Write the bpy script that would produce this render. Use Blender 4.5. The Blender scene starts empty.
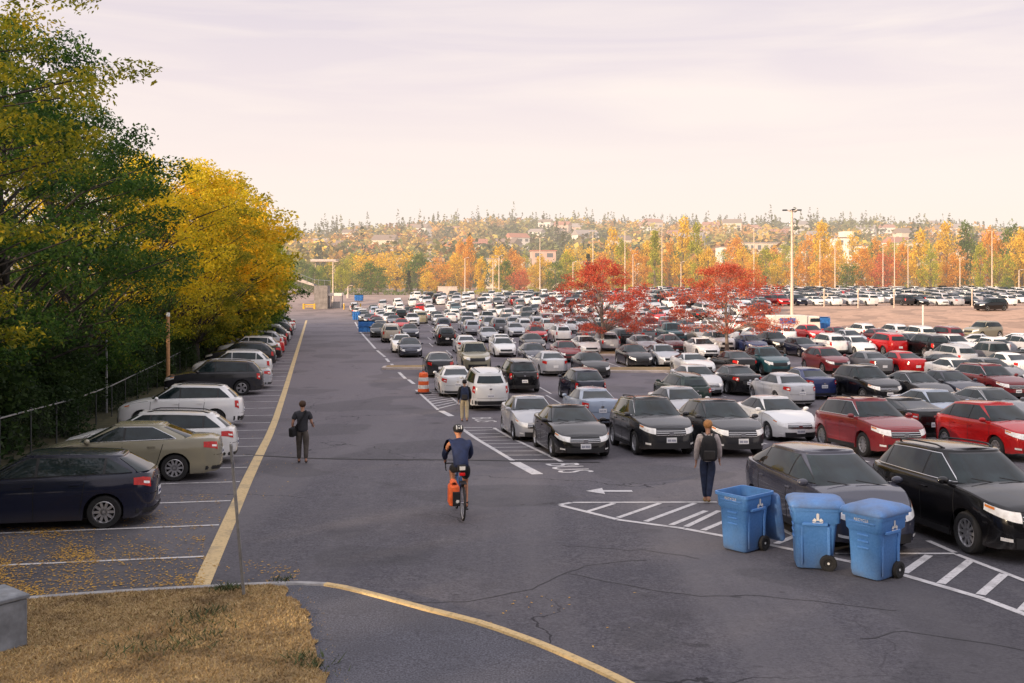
import bpy, bmesh, math, random
import numpy as np
from mathutils import Vector, Matrix, Euler
R = math.radians
random.seed(11); rng = np.random.default_rng(11)
scene = bpy.context.scene
COL = scene.collection
CAMH = 5.9; F = 1000.0; CX = 512.0; HY = 281.0

# ------------------------------------------------------------------ helpers
def link(o, parent=None):
    COL.objects.link(o)
    if parent is not None: o.parent = parent
    return o
def tag(o, label=None, cat=None, group=None, kind=None):
    if label: o['label'] = label
    if cat: o['category'] = cat
    if group: o['group'] = group
    if kind: o['kind'] = kind
    return o
def empty(name, loc=(0, 0, 0), rz=0.0, label=None, cat=None, group=None):
    o = bpy.data.objects.new(name, None); link(o)
    o.location = loc; o.rotation_euler = (0, 0, rz); o.empty_display_size = .3
    return tag(o, label, cat, group)
def smooth_angle(bm, ang=35):
    for f in bm.faces: f.smooth = True
    lim = R(ang)
    for e in bm.edges:
        if len(e.link_faces) == 2 and e.calc_face_angle(0) > lim: e.smooth = False
def make_mesh(name, V, Fc, mats, smooth=35, fm=None, merge=0, recalc=True):
    me = bpy.data.meshes.new(name)
    me.from_pydata([tuple(map(float, v)) for v in V], [], Fc)
    for m in (mats if isinstance(mats, (list, tuple)) else [mats]): me.materials.append(m)
    if fm is not None: me.polygons.foreach_set('material_index', fm)
    bm = bmesh.new(); bm.from_mesh(me)
    if merge: bmesh.ops.remove_doubles(bm, verts=bm.verts, dist=merge)
    if recalc: bmesh.ops.recalc_face_normals(bm, faces=bm.faces)
    if smooth: smooth_angle(bm, smooth)
    bm.to_mesh(me); bm.free()
    return me
class MB:
    """collects shapes into one mesh"""
    def __init__(s): s.V = []; s.F = []; s.M = []
    def add(s, V, Fc, m=0):
        o = len(s.V); s.V += [tuple(v) for v in V]; s.F += [tuple(i + o for i in f) for f in Fc]; s.M += [m] * len(Fc); return s
    def box(s, c, d, rz=0, m=0, rot=None, taper=1.0):
        x, y, z = d[0] / 2, d[1] / 2, d[2] / 2
        P = [Vector((sx * x * (taper if sz > 0 else 1), sy * y * (taper if sz > 0 else 1), sz * z)) for sz in (-1, 1) for sx, sy in ((-1, -1), (1, -1), (1, 1), (-1, 1))]
        Mx = rot if rot is not None else Matrix.Rotation(rz, 3, 'Z')
        P = [Mx @ p + Vector(c) for p in P]
        return s.add(P, [(3, 2, 1, 0), (4, 5, 6, 7), (0, 1, 5, 4), (1, 2, 6, 5), (2, 3, 7, 6), (3, 0, 4, 7)], m)
    def tube(s, pts, rad, n=8, m=0, cap=True):
        pts = [Vector(p) for p in pts]
        if not isinstance(rad, (list, tuple)): rad = [rad] * len(pts)
        V = []; Fc = []
        for i, p in enumerate(pts):
            t = (pts[min(i + 1, len(pts) - 1)] - pts[max(i - 1, 0)]).normalized()
            a = t.orthogonal().normalized() if abs(t.z) < .9 else Vector((1, 0, 0)).cross(t).normalized()
            if i and a.dot(pa) < 0: a = -a
            a = (a - t * a.dot(t)).normalized(); b = t.cross(a); pa = a
            for k in range(n):
                q = 2 * math.pi * k / n; V.append(p + (a * math.cos(q) + b * math.sin(q)) * rad[i])
        for i in range(len(pts) - 1):
            for k in range(n):
                Fc.append((i * n + k, i * n + (k + 1) % n, (i + 1) * n + (k + 1) % n, (i + 1) * n + k))
        if cap: Fc.append(tuple(range(n))[::-1]); Fc.append(tuple(range((len(pts) - 1) * n, len(pts) * n)))
        return s.add(V, Fc, m)
    def lathe(s, prof, n=16, m=0, c=(0, 0, 0), axis='Z'):
        V = []; Fc = []
        for r, z in prof:
            for k in range(n):
                q = 2 * math.pi * k / n; x, y = r * math.cos(q), r * math.sin(q)
                p = (x, y, z) if axis == 'Z' else ((x, z, y) if axis == 'Y' else (z, x, y))
                V.append((p[0] + c[0], p[1] + c[1], p[2] + c[2]))
        for i in range(len(prof) - 1):
            for k in range(n): Fc.append((i * n + k, i * n + (k + 1) % n, (i + 1) * n + (k + 1) % n, (i + 1) * n + k))
        return s.add(V, Fc, m)
    def ell(s, c, r, nu=12, nv=8, m=0, rot=None):
        V = []; Fc = []
        for j in range(nv + 1):
            a = math.pi * j / nv
            for i in range(nu):
                b = 2 * math.pi * i / nu
                p = Vector((r[0] * math.sin(a) * math.cos(b), r[1] * math.sin(a) * math.sin(b), r[2] * math.cos(a)))
                if rot is not None: p = rot @ p
                V.append(p + Vector(c))
        for j in range(nv):
            for i in range(nu): Fc.append((j * nu + i, j * nu + (i + 1) % nu, (j + 1) * nu + (i + 1) % nu, (j + 1) * nu + i))
        return s.add(V, Fc, m)
    def mesh(s, name, mats, smooth=35, merge=1e-5, recalc=True):
        return make_mesh(name, s.V, s.F, mats, smooth, s.M, merge, recalc)
    def build(s, name, mats, parent=None, smooth=35, loc=(0, 0, 0), bevel=0):
        o = bpy.data.objects.new(name, s.mesh(name, mats, smooth)); link(o, parent); o.location = loc
        if bevel:
            b = o.modifiers.new('b', 'BEVEL'); b.width = bevel; b.segments = 2; b.limit_method = 'ANGLE'
        return o
def add_obj(name, me, parent=None, loc=None, col=None):
    o = bpy.data.objects.new(name, me); link(o, parent)
    if loc is not None: o.location = loc
    if col is not None: o.color = col
    return o

# ------------------------------------------------------------------ materials
HAZE_GLOW = (.95, .79, .66)
def srgb(r, g, b):
    f = lambda c: (c / 255 / 12.92) if c / 255 <= .04045 else ((c / 255 + .055) / 1.055) ** 2.4
    return (f(r), f(g), f(b), 1)
class NT:
    def __init__(s, name):
        s.mat = bpy.data.materials.new(name); s.mat.use_nodes = True
        s.t = s.mat.node_tree; s.n = s.t.nodes; s.l = s.t.links
        s.b = s.n['Principled BSDF']; s.out = s.n['Material Output']
    def node(s, typ, **kw):
        o = s.n.new(typ)
        for k, v in kw.items():
            if k in o.inputs: o.inputs[k].default_value = v
            else: setattr(o, k, v)
        return o
    def pos(s):
        if not hasattr(s, '_p'): s._p = s.n.new('ShaderNodeNewGeometry')
        return s._p.outputs['Position']
    def obj(s):
        return s.n.new('ShaderNodeTexCoord').outputs['Object']
    def noise(s, scale, vec, detail=4, rough=.55, stretch=None):
        if stretch is not None:
            mp = s.n.new('ShaderNodeMapping'); mp.inputs['Scale'].default_value = stretch[0]; mp.inputs['Rotation'].default_value = (0, 0, stretch[1])
            s.l.new(vec, mp.inputs['Vector']); vec = mp.outputs[0]
        o = s.n.new('ShaderNodeTexNoise'); o.inputs['Scale'].default_value = scale; o.inputs['Detail'].default_value = detail; o.inputs['Roughness'].default_value = rough
        s.l.new(vec, o.inputs['Vector']); return o.outputs['Fac']
    def ramp(s, fac, stops, interp='LINEAR'):
        o = s.n.new('ShaderNodeValToRGB'); e = o.color_ramp.elements; o.color_ramp.interpolation = interp
        while len(e) < len(stops): e.new(.5)
        for i, (p, c) in enumerate(stops):
            e[i].position = p; e[i].color = c if len(c) == 4 else (*c, 1)
        s.l.new(fac, o.inputs[0]); return o.outputs['Color']
    def rng(s, v, a, b, c=0, d=1):
        o = s.n.new('ShaderNodeMapRange'); o.inputs[1].default_value = a; o.inputs[2].default_value = b; o.inputs[3].default_value = c; o.inputs[4].default_value = d
        s.l.new(v, o.inputs[0]); return o.outputs[0]
    def mix(s, fac, a, b, mode='MIX'):
        o = s.n.new('ShaderNodeMix'); o.data_type = 'RGBA'; o.blend_type = mode
        for v, i in ((fac, 0), (a, 6), (b, 7)):
            if isinstance(v, (int, float)): o.inputs[i].default_value = v
            elif isinstance(v, tuple): o.inputs[i].default_value = v if len(v) == 4 else (*v, 1)
            else: s.l.new(v, o.inputs[i])
        return o.outputs[2]
    def math(s, op, a, b=None, c=None):
        o = s.n.new('ShaderNodeMath'); o.operation = op
        for i, v in enumerate((a, b, c)):
            if v is None: continue
            if isinstance(v, (int, float)): o.inputs[i].default_value = v
            else: s.l.new(v, o.inputs[i])
        return o.outputs[0]
    def xyz(s, v):
        o = s.n.new('ShaderNodeSeparateXYZ'); s.l.new(v, o.inputs[0]); return o.outputs
    def bump(s, h, strength=.3, dist=.02):
        o = s.n.new('ShaderNodeBump'); o.inputs['Strength'].default_value = strength; o.inputs['Distance'].default_value = dist
        s.l.new(h, o.inputs['Height']); s.l.new(o.outputs[0], s.b.inputs['Normal'])
    def base(s, c, rough=None, metal=None):
        if isinstance(c, tuple): s.b.inputs['Base Color'].default_value = c if len(c) == 4 else (*c, 1)
        else: s.l.new(c, s.b.inputs['Base Color'])
        if rough is not None: s.b.inputs['Roughness'].default_value = rough
        if metal is not None: s.b.inputs['Metallic'].default_value = metal
        return s
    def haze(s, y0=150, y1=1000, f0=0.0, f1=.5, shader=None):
        """aerial haze painted in as a pale glow that grows with distance along the lot (world Y)"""
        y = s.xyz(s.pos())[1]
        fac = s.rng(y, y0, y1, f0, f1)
        em = s.n.new('ShaderNodeEmission'); em.inputs[0].default_value = (*HAZE_GLOW, 1); em.inputs[1].default_value = 1.0  # pale emission on the surface stands for misty air
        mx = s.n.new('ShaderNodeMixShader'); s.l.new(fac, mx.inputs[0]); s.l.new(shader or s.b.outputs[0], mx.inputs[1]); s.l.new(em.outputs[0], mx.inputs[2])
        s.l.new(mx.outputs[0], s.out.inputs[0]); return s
MAT = {}
def simple(name, col, rough=.6, metal=0.0, vary=.12, scale=3.0, spec=.5):
    if name in MAT: return MAT[name]
    n = NT(name); ns = n.noise(scale, n.obj(), 5)
    c = n.mix(n.rng(ns, .3, .7), tuple(k * (1 - vary) for k in col[:3]), tuple(min(1, k * (1 + vary)) for k in col[:3]))
    n.base(c, rough, metal); n.b.inputs['Specular IOR Level'].default_value = spec
    MAT[name] = n.mat; return n.mat

def mat_asphalt():
    n = NT('asphalt'); p = n.pos(); X, Y, Z = n.xyz(p)[:]
    fine = n.noise(22, p, 4, .8); grit = n.noise(6, p, 4, .75); mid = n.noise(.9, p, 6, .6); big = n.noise(.09, p, 4, .55)
    streak = n.noise(.55, p, 4, .6, ((1, .06, 1), R(-11)))
    c = n.mix(n.rng(fine, .3, .7), (.015, .0145, .019), (.178, .170, .193))
    c = n.mix(n.math('MULTIPLY', n.rng(grit, .5, .72), .55), c, (.21, .203, .215))
    c = n.mix(n.rng(mid, .35, .7, 0, .4), c, (.075, .072, .088))
    c = n.mix(n.rng(streak, .42, .68, 0, .6), c, (.17, .16, .168))
    c = n.mix(n.rng(big, .42, .66, 0, .35), c, (.06, .056, .066))
    # dark near the curb, grading paler with distance along the lot
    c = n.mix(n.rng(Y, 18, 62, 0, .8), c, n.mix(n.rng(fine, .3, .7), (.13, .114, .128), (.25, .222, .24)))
    n.l.new  # noqa
    # sunlit warmth painted into the asphalt of the raised terrace on the right
    m1 = n.rng(n.math('SUBTRACT', n.math('SUBTRACT', X, n.math('MULTIPLY', Y, .245)), 0), -2, 6)
    m2 = n.math('MULTIPLY', m1, n.rng(n.math('ADD', Y, n.math('MULTIPLY', mid, 6)), 97, 112))
    c = n.mix(n.math('MULTIPLY', m2, .9), c, n.mix(n.rng(mid, .3, .7), (.46, .29, .20), (.66, .43, .30)))
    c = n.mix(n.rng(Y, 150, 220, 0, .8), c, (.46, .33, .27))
    # thin cracks
    v = n.n.new('ShaderNodeTexVoronoi'); v.feature = 'DISTANCE_TO_EDGE'; v.inputs['Scale'].default_value = .16; v.inputs['Randomness'].default_value = 1
    wob = n.n.new('ShaderNodeTexNoise'); wob.inputs['Scale'].default_value = .7; wob.inputs['Detail'].default_value = 6; n.l.new(p, wob.inputs['Vector'])
    ad = n.n.new('ShaderNodeMixRGB'); ad.blend_type = 'LINEAR_LIGHT'; ad.inputs[0].default_value = .9; n.l.new(p, ad.inputs[1]); n.l.new(wob.outputs['Color'], ad.inputs[2]); n.l.new(ad.outputs[0], v.inputs['Vector'])
    crack = n.math('MULTIPLY', n.math('LESS_THAN', v.outputs['Distance'], .0028), n.rng(n.noise(.12, p, 2), .48, .56))
    c = n.mix(n.math('MULTIPLY', crack, .8), c, (.022, .02, .024))
    # oil drips and stains
    oil = n.noise(.75, p, 3, .5); c = n.mix(n.rng(oil, .62, .78, 0, .5), c, (.03, .029, .032)); pt = n.noise(.21, p, 2, .4); c = n.mix(n.rng(pt, .545, .56, 0, .28), c, (.05, .049, .053)); drop = n.noise(2.6, p, 2, .4); c = n.mix(n.rng(drop, .71, .76, 0, .45), c, (.025, .024, .026))
    n.base(c, .88); n.b.inputs['Specular IOR Level'].default_value = .25
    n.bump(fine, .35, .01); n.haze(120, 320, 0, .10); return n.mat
def mat_paint(name, col, wear=.5, haze=False):
    n = NT(name); p = n.pos(); f = n.noise(16, p, 4, .7); g = n.noise(1.6, p, 4, .6)
    c = n.mix(n.rng(f, .5, .75, 0, 1), col, tuple(k * .45 for k in col)); c = n.mix(n.rng(g, .52, .72, 0, wear), c, (.12, .115, .12))
    n.base(c, .8); return n.mat
M = {}
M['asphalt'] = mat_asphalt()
M['white_paint'] = mat_paint('white_road_paint', (.62, .60, .60))
M['yellow_paint'] = mat_paint('yellow_road_paint', (.62, .46, .24), .5)
M['yellow_curb'] = mat_paint('yellow_curb_paint', (.64, .46, .22), .5)
M['tar'] = simple('tar_line', (.03, .028, .03), .7)
M['concrete'] = simple('concrete', (.33, .32, .32), .85, scale=6, vary=.25)
M['concrete_warm'] = simple('warm_concrete', (.55, .47, .42), .85, scale=2, vary=.15)
def mat_grass_dry():
    n = NT('dry_grass'); p = n.pos(); a = n.noise(28, p, 5, .75); b = n.noise(1.3, p, 5, .65); c2 = n.noise(5, p, 4, .7)
    c = n.mix(n.rng(a, .25, .75), (.15, .095, .045), (.52, .36, .17)); c = n.mix(n.rng(b, .48, .72, 0, .75), c, (.10, .06, .03))
    c = n.mix(n.rng(c2, .62, .72, 0, .6), c, (.06, .055, .03)); n.base(c, .95); n.bump(a, .8, .03); return n.mat
M['dry_grass'] = mat_grass_dry()
def mat_blade():
    n = NT('dry_grass_blades'); g = n.n.new('ShaderNodeNewGeometry'); b = n.noise(1.3, n.pos(), 5, .65)
    c = n.ramp(g.outputs['Random Per Island'], [(0, (.23, .15, .06)), (.5, (.42, .285, .125)), (.85, (.56, .41, .20)), (1, (.20, .18, .07))])
    c = n.mix(n.rng(b, .46, .66, 0, .8), c, (.12, .075, .035)); n.base(c, .9); return n.mat
M['blade'] = mat_blade()
def mat_soil():
    n = NT('soil'); p = n.pos(); a = n.noise(3, p, 6, .7)
    n.base(n.mix(n.rng(a, .3, .7), (.03, .035, .015), (.10, .085, .035)), .95); return n.mat
M['soil'] = mat_soil()
# car finishes --------------------------------------------------------------
def mat_carpaint(attr=False):
    n = NT('car_paint_far' if attr else 'car_paint')
    if attr:
        a = n.n.new('ShaderNodeAttribute'); a.attribute_name = 'Col'; col = a.outputs['Color']
    else:
        a = n.n.new('ShaderNodeObjectInfo'); col = a.outputs['Color']
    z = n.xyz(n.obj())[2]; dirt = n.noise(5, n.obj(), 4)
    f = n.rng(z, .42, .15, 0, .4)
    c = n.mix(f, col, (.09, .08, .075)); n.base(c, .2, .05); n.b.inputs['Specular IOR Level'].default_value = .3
    n.b.inputs['Coat Weight'].default_value = .55; n.b.inputs['Coat Roughness'].default_value = .04
    if attr: n.haze(150, 330, 0, .14)
    return n.mat
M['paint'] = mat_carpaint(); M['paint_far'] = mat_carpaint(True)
def mat_glass():
    n = NT('car_glass'); d = n.noise(2.2, n.obj(), 3)
    n.base(n.mix(n.rng(d, .35, .65), (.005, .010, .012), (.016, .028, .032)), .03, 0); n.b.inputs['Specular IOR Level'].default_value = .36
    return n.mat
M['glass'] = mat_glass()
M['black'] = simple('black_plastic', (.014, .014, .016), .55)
M['under'] = simple('underbody', (.006, .006, .007), .9)
M['tyre'] = simple('tyre_rubber', (.018, .018, .019), .85, scale=20)
M['alloy'] = simple('alloy_rim', (.55, .55, .57), .3, .75)
M['dark_alloy'] = simple('dark_alloy', (.05, .05, .055), .4, .5)
M['chrome'] = simple('chrome', (.75, .75, .76), .15, .95, vary=.05)
M['head'] = simple('headlamp_lens', (.88, .86, .82), .12, .1, vary=.2, scale=9)
M['tail'] = simple('tail_lamp', (.55, .012, .012), .15, 0, vary=.3, scale=14)
M['plate'] = simple('number_plate', (.72, .73, .75), .5, vary=.2, scale=60)
M['amber'] = simple('amber_lamp', (.75, .22, .03), .25)

# ------------------------------------------------------------------ terrain
_HY = [0, 10, 14, 17, 20, 25, 30, 36, 42, 55, 90]
_HH = [4.5, 4.52, 4.62, 4.74, 4.85, 5.03, 5.28, 5.62, 5.82, 5.9, 5.9]
_gy = np.linspace(0, 90, 901); _gh = np.interp(_gy, _HY, _HH); _k = np.hanning(41); _k /= _k.sum()
_gh = np.convolve(np.pad(_gh, 20, mode='edge'), _k, 'valid')
def ground(X, Y):
    X = np.asarray(X, float); Y = np.asarray(Y, float)
    h = np.interp(Y, _gy, _gh)
    Ys = 105 + np.clip((30 - X) / 60, 0, 1) * 65
    s = np.clip((Y - Ys) / 45, 0, 1); s = s * s * (3 - 2 * s)
    rise = 2.1 * s + .9 * np.clip((Y - Ys - 45) / 110, 0, 1)
    return CAMH - h + rise
def gz(x, y): return float(ground(x, y))
def at(px, py):
    """ground point that the pixel row/column of the survey notes refers to"""
    lo, hi = 6.0, 420.0; kx = (px - CX) / F
    for _ in range(50):
        m = (lo + hi) / 2
        if HY + F * (CAMH - gz(kx * m, m)) / m > py: lo = m
        else: hi = m
    return (kx * lo, lo)
def p3(px, py, dz=0):
    x, y = at(px, py); return Vector((x, y, gz(x, y) + dz))
UA = Vector((-.19, .982)).normalized()        # along the drive, away
UB = Vector((UA.y, -UA.x))                     # across it, to the east
UC = Vector((-.15, .9887))                     # parked-car axis on the east side
YL0 = Vector((-4.8, 15.5))
def yl(Y): return Vector((-4.8 - .1935 * (Y - 15.5), Y))

def build_ground():
    ys = np.concatenate([np.arange(-40, 8, 4), np.arange(8, 60, .5), np.arange(60, 320, 2.5), np.array([320, 360, 420, 600, 1000, 2000, 4000])])
    xs = np.concatenate([np.array([-4000, -2000, -900, -500, -300, -200, -120, -90]), np.arange(-70, 190, 2.5), np.array([200, 260, 350, 500, 900, 2000, 4000])])
    XX, YY = np.meshgrid(xs, ys); ZZ = ground(XX, YY)
    V = np.stack([XX, YY, ZZ], -1).reshape(-1, 3); nx = len(xs); Fc = []
    for j in range(len(ys) - 1):
        for i in range(nx - 1): Fc.append((j * nx + i, j * nx + i + 1, (j + 1) * nx + i + 1, (j + 1) * nx + i))
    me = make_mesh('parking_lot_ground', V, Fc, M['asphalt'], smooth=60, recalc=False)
    tag(add_obj('parking_lot_ground', me), kind='structure')
build_ground()

def strip(mb, p, q, w, dz=.008, step=1.2, m=0):
    p = Vector(p[:2]); q = Vector(q[:2]); d = q - p; L = d.length
    if L < .02: return
    d.normalize(); nrm = Vector((-d.y, d.x)) * (w / 2); n = max(1, int(L / step)); V = []; Fc = []
    for i in range(n + 1):
        c = p + d * (L * i / n)
        for s in (-1, 1):
            a = c + nrm * s; V.append((a.x, a.y, gz(a.x, a.y) + dz))
    for i in range(n): Fc.append((2 * i, 2 * i + 2, 2 * i + 3, 2 * i + 1))
    mb.add(V, Fc, m)
def polyline(mb, pts, w, dz=.008, m=0):
    pts = [Vector(p[:2]) for p in pts]; V = []; Fc = []; out = []
    for i in range(len(pts) - 1):
        n = max(1, int((pts[i + 1] - pts[i]).length / 1.0))
        for k in range(n): out.append(pts[i].lerp(pts[i + 1], k / n))
    out.append(pts[-1])
    for i, c in enumerate(out):
        t = (out[min(i + 1, len(out) - 1)] - out[max(i - 1, 0)]).normalized(); nn = Vector((-t.y, t.x)) * w / 2
        for s in (-1, 1):
            a = c + nn * s; V.append((a.x, a.y, gz(a.x, a.y) + dz))
    for i in range(len(out) - 1): Fc.append((2 * i, 2 * i + 2, 2 * i + 3, 2 * i + 1))
    mb.add(V, Fc, m)
def kb(mb, name, mat):
    o = bpy.data.objects.new(name, make_mesh(name, mb.V, mb.F, mat, smooth=0, recalc=False)); link(o); return tag(o, kind='structure')

def resample(pts, step=.35):
    out = []
    for i in range(len(pts) - 1):
        p0 = pts[max(i - 1, 0)]; p1 = pts[i]; p2 = pts[i + 1]; p3_ = pts[min(i + 2, len(pts) - 1)]; n = max(1, int((p2 - p1).length / step))
        for k in range(n):
            t = k / n; out.append(.5 * ((2 * p1) + (p2 - p0) * t + (2 * p0 - 5 * p1 + 4 * p2 - p3_) * t * t + (3 * p1 - p0 - 3 * p2 + p3_) * t ** 3))
    out.append(pts[-1]); return out
# ---- painted markings
mb = MB(); polyline(mb, [yl(y) for y in (15.35, 24, 40, 70, 110, 150)], .27, .009); kb(mb, 'yellow_edge_line', M['yellow_paint'])
mb = MB()
for k in range(0, 42):
    Y = 17.25 + 2.62 * k; a = yl(Y) - UB * .17; L = 8.5 if k < 2 else 5.6
    strip(mb, a, a - UB * L, .10)
kb(mb, 'left_stall_lines', M['white_paint'])
mb = MB(); G = at
def seg(a, b, w=.11): strip(mb, G(*a), G(*b), w, .008)
def hatch(L0, L1, R0, R1, n, w=.1, dz=.0075, f0=.03, f1=.97, lag=0.0):
    L0, L1, R0, R1 = [Vector(G(*p)) for p in (L0, L1, R0, R1)]
    for i in range(n):
        t = f0 + (f1 - f0) * i / (n - 1); a = L0.lerp(L1, t); b = R0.lerp(R1, min(1, max(0, t + lag))); d = (b - a).normalized() * .07
        strip(mb, a + d, b - d, w, dz)
seg((461, 428), (513, 461), .15); seg((515, 462.5), (537.7, 474.5), .32); seg((493.8, 428), (562.6, 462.5), .13); seg((463, 427.6), (492, 427.6))
hatch((463, 430), (513, 461), (494.5, 429), (560, 461), 9)
seg((416, 390), (438, 410), .13); seg((441, 411), (451.5, 416.3), .28); seg((441, 389.3), (460, 404.7), .12)
hatch((417, 391), (438, 409.5), (442, 390.5), (459, 404), 9, .13)
for a, b in (((399, 372.4), (405.5, 378.8)), ((408.3, 379.6), (414, 384)), ((391.5, 364), (396, 369)), ((386, 358.5), (389, 362)), ((377, 350.5), (385, 357)), ((360, 331.5), (375.4, 348.7)), ((355, 322), (359, 329))): seg(a, b, .2)
# big hatched wedge
seg((559.7, 505), (571, 502.8), .14); seg((572.5, 502.7), (717, 502.3), .12); seg((560.5, 505.6), (617, 519.6), .14); seg((617.5, 519.9), (684, 528.8), .14); seg((684.6, 529), (767, 544.5), .14)
seg((767.8, 544.8), (850, 562), .14); seg((850.8, 562.3), (901, 574.4), .14); seg((901.8, 574.8), (983, 598.7), .14); seg((983.6, 599), (1060, 628), .14)
for a, b in (((587.5, 511.8), (614, 503.6)), ((618, 518), (660, 503.4)), ((645.5, 521.8), (695, 503.4)), ((671, 525.3), (706, 511)), ((686, 527), (719, 511)), ((703, 530.5), (731, 519)),
             ((726, 533.5), (752, 522)), ((749, 538), (778, 527.5)), ((776, 544), (797, 535.5))): seg(a, b, .125)
for a, b in (((904, 573.2), (929, 555.6)), ((940.8, 584), (970.5, 560.5)), ((980.5, 595), (1004, 574.5)), ((1022, 611), (1040, 592))): seg(a, b, .14)
seg((778.6, 528), (828, 552.8), .12); seg((835, 553.8), (955, 553.8), .1); seg((928, 541), (955, 552.8), .11); seg((956.5, 554.6), (1030, 583), .11)
seg((740, 370 + 175), (742, 546), .02)
kb(mb, 'hatched_markings', M['white_paint'])
# pavement arrow and lettering
mb = MB(); c = Vector(at(612, 491.3))
ax = Vector((1, 0)); ay = Vector((0, 1))
def gp(v, dz=.009): return (v.x, v.y, gz(v.x, v.y) + dz)
mb.add([gp(c + ax * a + ay * b) for a, b in ((-.2, -.11), (.48, -.11), (.48, .11), (-.2, .11))], [(0, 1, 2, 3)])
mb.add([gp(c + ax * a + ay * b) for a, b in ((-.2, -.42), (-.2, .42), (-.62, 0))], [(0, 1, 2)])
kb(mb, 'pavement_arrow', M['white_paint'])
def text_mesh(txt, size, extrude=0.0):
    cu = bpy.data.curves.new('t', 'FONT'); cu.body = txt; cu.size = size; cu.extrude = extrude; cu.align_x = 'CENTER'; cu.align_y = 'CENTER'; cu.resolution_u = 4
    o = bpy.data.objects.new('t', cu); COL.objects.link(o); dg = bpy.context.evaluated_depsgraph_get()
    me = bpy.data.meshes.new_from_object(o.evaluated_get(dg)); bpy.data.objects.remove(o); bpy.data.curves.remove(cu); return me
def ground_text(txt, px, py, size, sx, rz):
    me = text_mesh(txt, size); c = at(px, py)
    for v in me.vertices:
        q = Vector((v.co.x, v.co.y * sx)); q.rotate(Matrix.Rotation(rz, 2)); x, y = c[0] + q.x, c[1] + q.y; v.co = (x, y, gz(x, y) + .009)
    me.materials.append(M['white_paint']); tag(add_obj('pavement_lettering', me), kind='structure')
ground_text('BUS', 567, 468, 1.15, 1.2, R(-79))
ground_text('BUS', 483, 420, 1.0, 1.2, R(-79))
# tar joint across the drive, patches
mb = MB(); polyline(mb, [at(x, y) for x, y in ((246, 455), (310, 458.5), (372, 459.6), (420, 459.8), (470, 460.2), (510, 461), (560, 462.2), (600, 462.6))], .13, .0125)
kb(mb, 'tar_joint', M['tar'])
mb = MB()
for pts in (((396, 600), (430, 603), (470, 601), (511, 593), (540, 585), (566, 573), (590, 566), (640, 560)), ((566, 573), (600, 580), (650, 590), (700, 596), (760, 596), (830, 604), (900, 612)),
            ((860, 640), (905, 632), (960, 640), (1030, 652)), ((560, 545), (600, 548), (655, 552), (700, 560)), ((250, 360), (330, 356), (400, 355)), ((240, 420), (300, 424), (380, 421), (430, 424))):
    q = resample([Vector(at(*p)) for p in pts], .22); polyline(mb, [p + Vector((random.gauss(0, .035), random.gauss(0, .035))) for p in q], .017, .006)
kb(mb, 'crack_lines', simple('crack_fill', (.055, .053, .057), .9))
# wear bands: slightly paler wheel tracks
M['track'] = simple('worn_asphalt', (.15, .14, .145), .9, scale=2)

# ---- curbed island at the near left
curb_px = [(-60, 606), (20, 598), (120, 590.5), (200, 586), (270, 582.5), (329, 583), (385, 595.5), (432, 608.5), (484, 622), (527, 637), (565, 652), (623, 679), (665, 702), (700, 725)]
cp = [Vector(at(p[0], p[1] + 7)) for p in curb_px]
cr = resample(cp)
def curb(pts, name, mat, label=None):
    V = []; Fc = []; prof = ((.0, -.02), (.015, .115), (.04, .13), (.15, .13), (.165, .10))
    for i, c in enumerate(pts):
        t = (pts[min(i + 1, len(pts) - 1)] - pts[max(i - 1, 0)]).normalized(); nn = Vector((t.y, -t.x))
        for o, z in prof:
            a = c + nn * o; V.append((a.x, a.y, gz(c.x, c.y) + z))
    n = len(prof)
    for i in range(len(pts) - 1):
        for k in range(n - 1): Fc.append((i * n + k, i * n + k + 1, (i + 1) * n + k + 1, (i + 1) * n + k))
    Fc.append(tuple(range(n))); Fc.append(tuple(range((len(pts) - 1) * n, len(pts) * n)))
    return tag(add_obj(name, make_mesh(name, V, Fc, mat, smooth=50)), kind='structure')
isplit = min(range(len(cr)), key=lambda i: (cr[i] - Vector(at(329, 590))).length)
curb(cr[:isplit + 1], 'grey_curb', M['concrete']); curb(cr[isplit:], 'yellow_curb', M['yellow_curb'])
def sheet(outer, name, mat, dz, cells=.3):
    """flat lot of ground inside an outline (x,y), on the terrain"""
    bm = bmesh.new(); vs = [bm.verts.new((p.x, p.y, 0)) for p in outer]; f = bm.faces.new(vs); bmesh.ops.triangulate(bm, faces=[f])
    for _ in range(4): bmesh.ops.subdivide_edges(bm, edges=[e for e in bm.edges if e.calc_length() > 1.2], cuts=1)
    bmesh.ops.triangulate(bm, faces=bm.faces)
    for v in bm.verts: v.co.z = gz(v.co.x, v.co.y) + dz
    bmesh.ops.recalc_face_normals(bm, faces=bm.faces)
    me = bpy.data.meshes.new(name); bm.to_mesh(me); bm.free(); me.materials.append(mat)
    return tag(add_obj(name, me), kind='structure')
inner = []
for i, c in enumerate(cr):
    t = (cr[min(i + 1, len(cr) - 1)] - cr[max(i - 1, 0)]).normalized(); inner.append(c + Vector((t.y, -t.x)) * .155)
M['path'] = M['asphalt']
def mat_path():
    n = NT('path_asphalt'); p = n.pos(); f = n.noise(40, p, 3, .7); g = n.noise(1.2, p, 4)
    c = n.mix(n.rng(f, .3, .7), (.022, .022, .03), (.155, .155, .185)); c = n.mix(n.rng(g, .4, .7, 0, .4), c, (.05, .048, .056)); n.base(c, .9); n.bump(f, .3, .01); return n.mat
sheet(inner + [Vector((inner[-1].x, 5)), Vector((-9, 5)), Vector((inner[0].x, 5))], 'path', mat_path(), .10)
gb = [Vector(at(p[0], p[1] + 5)) for p in ((288, 588.5), (286, 594), (291, 601), (296, 606), (300, 611), (306, 613), (308, 622), (309, 634), (314, 646), (317, 662), (324, 676), (332, 700), (345, 740))]
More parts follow.
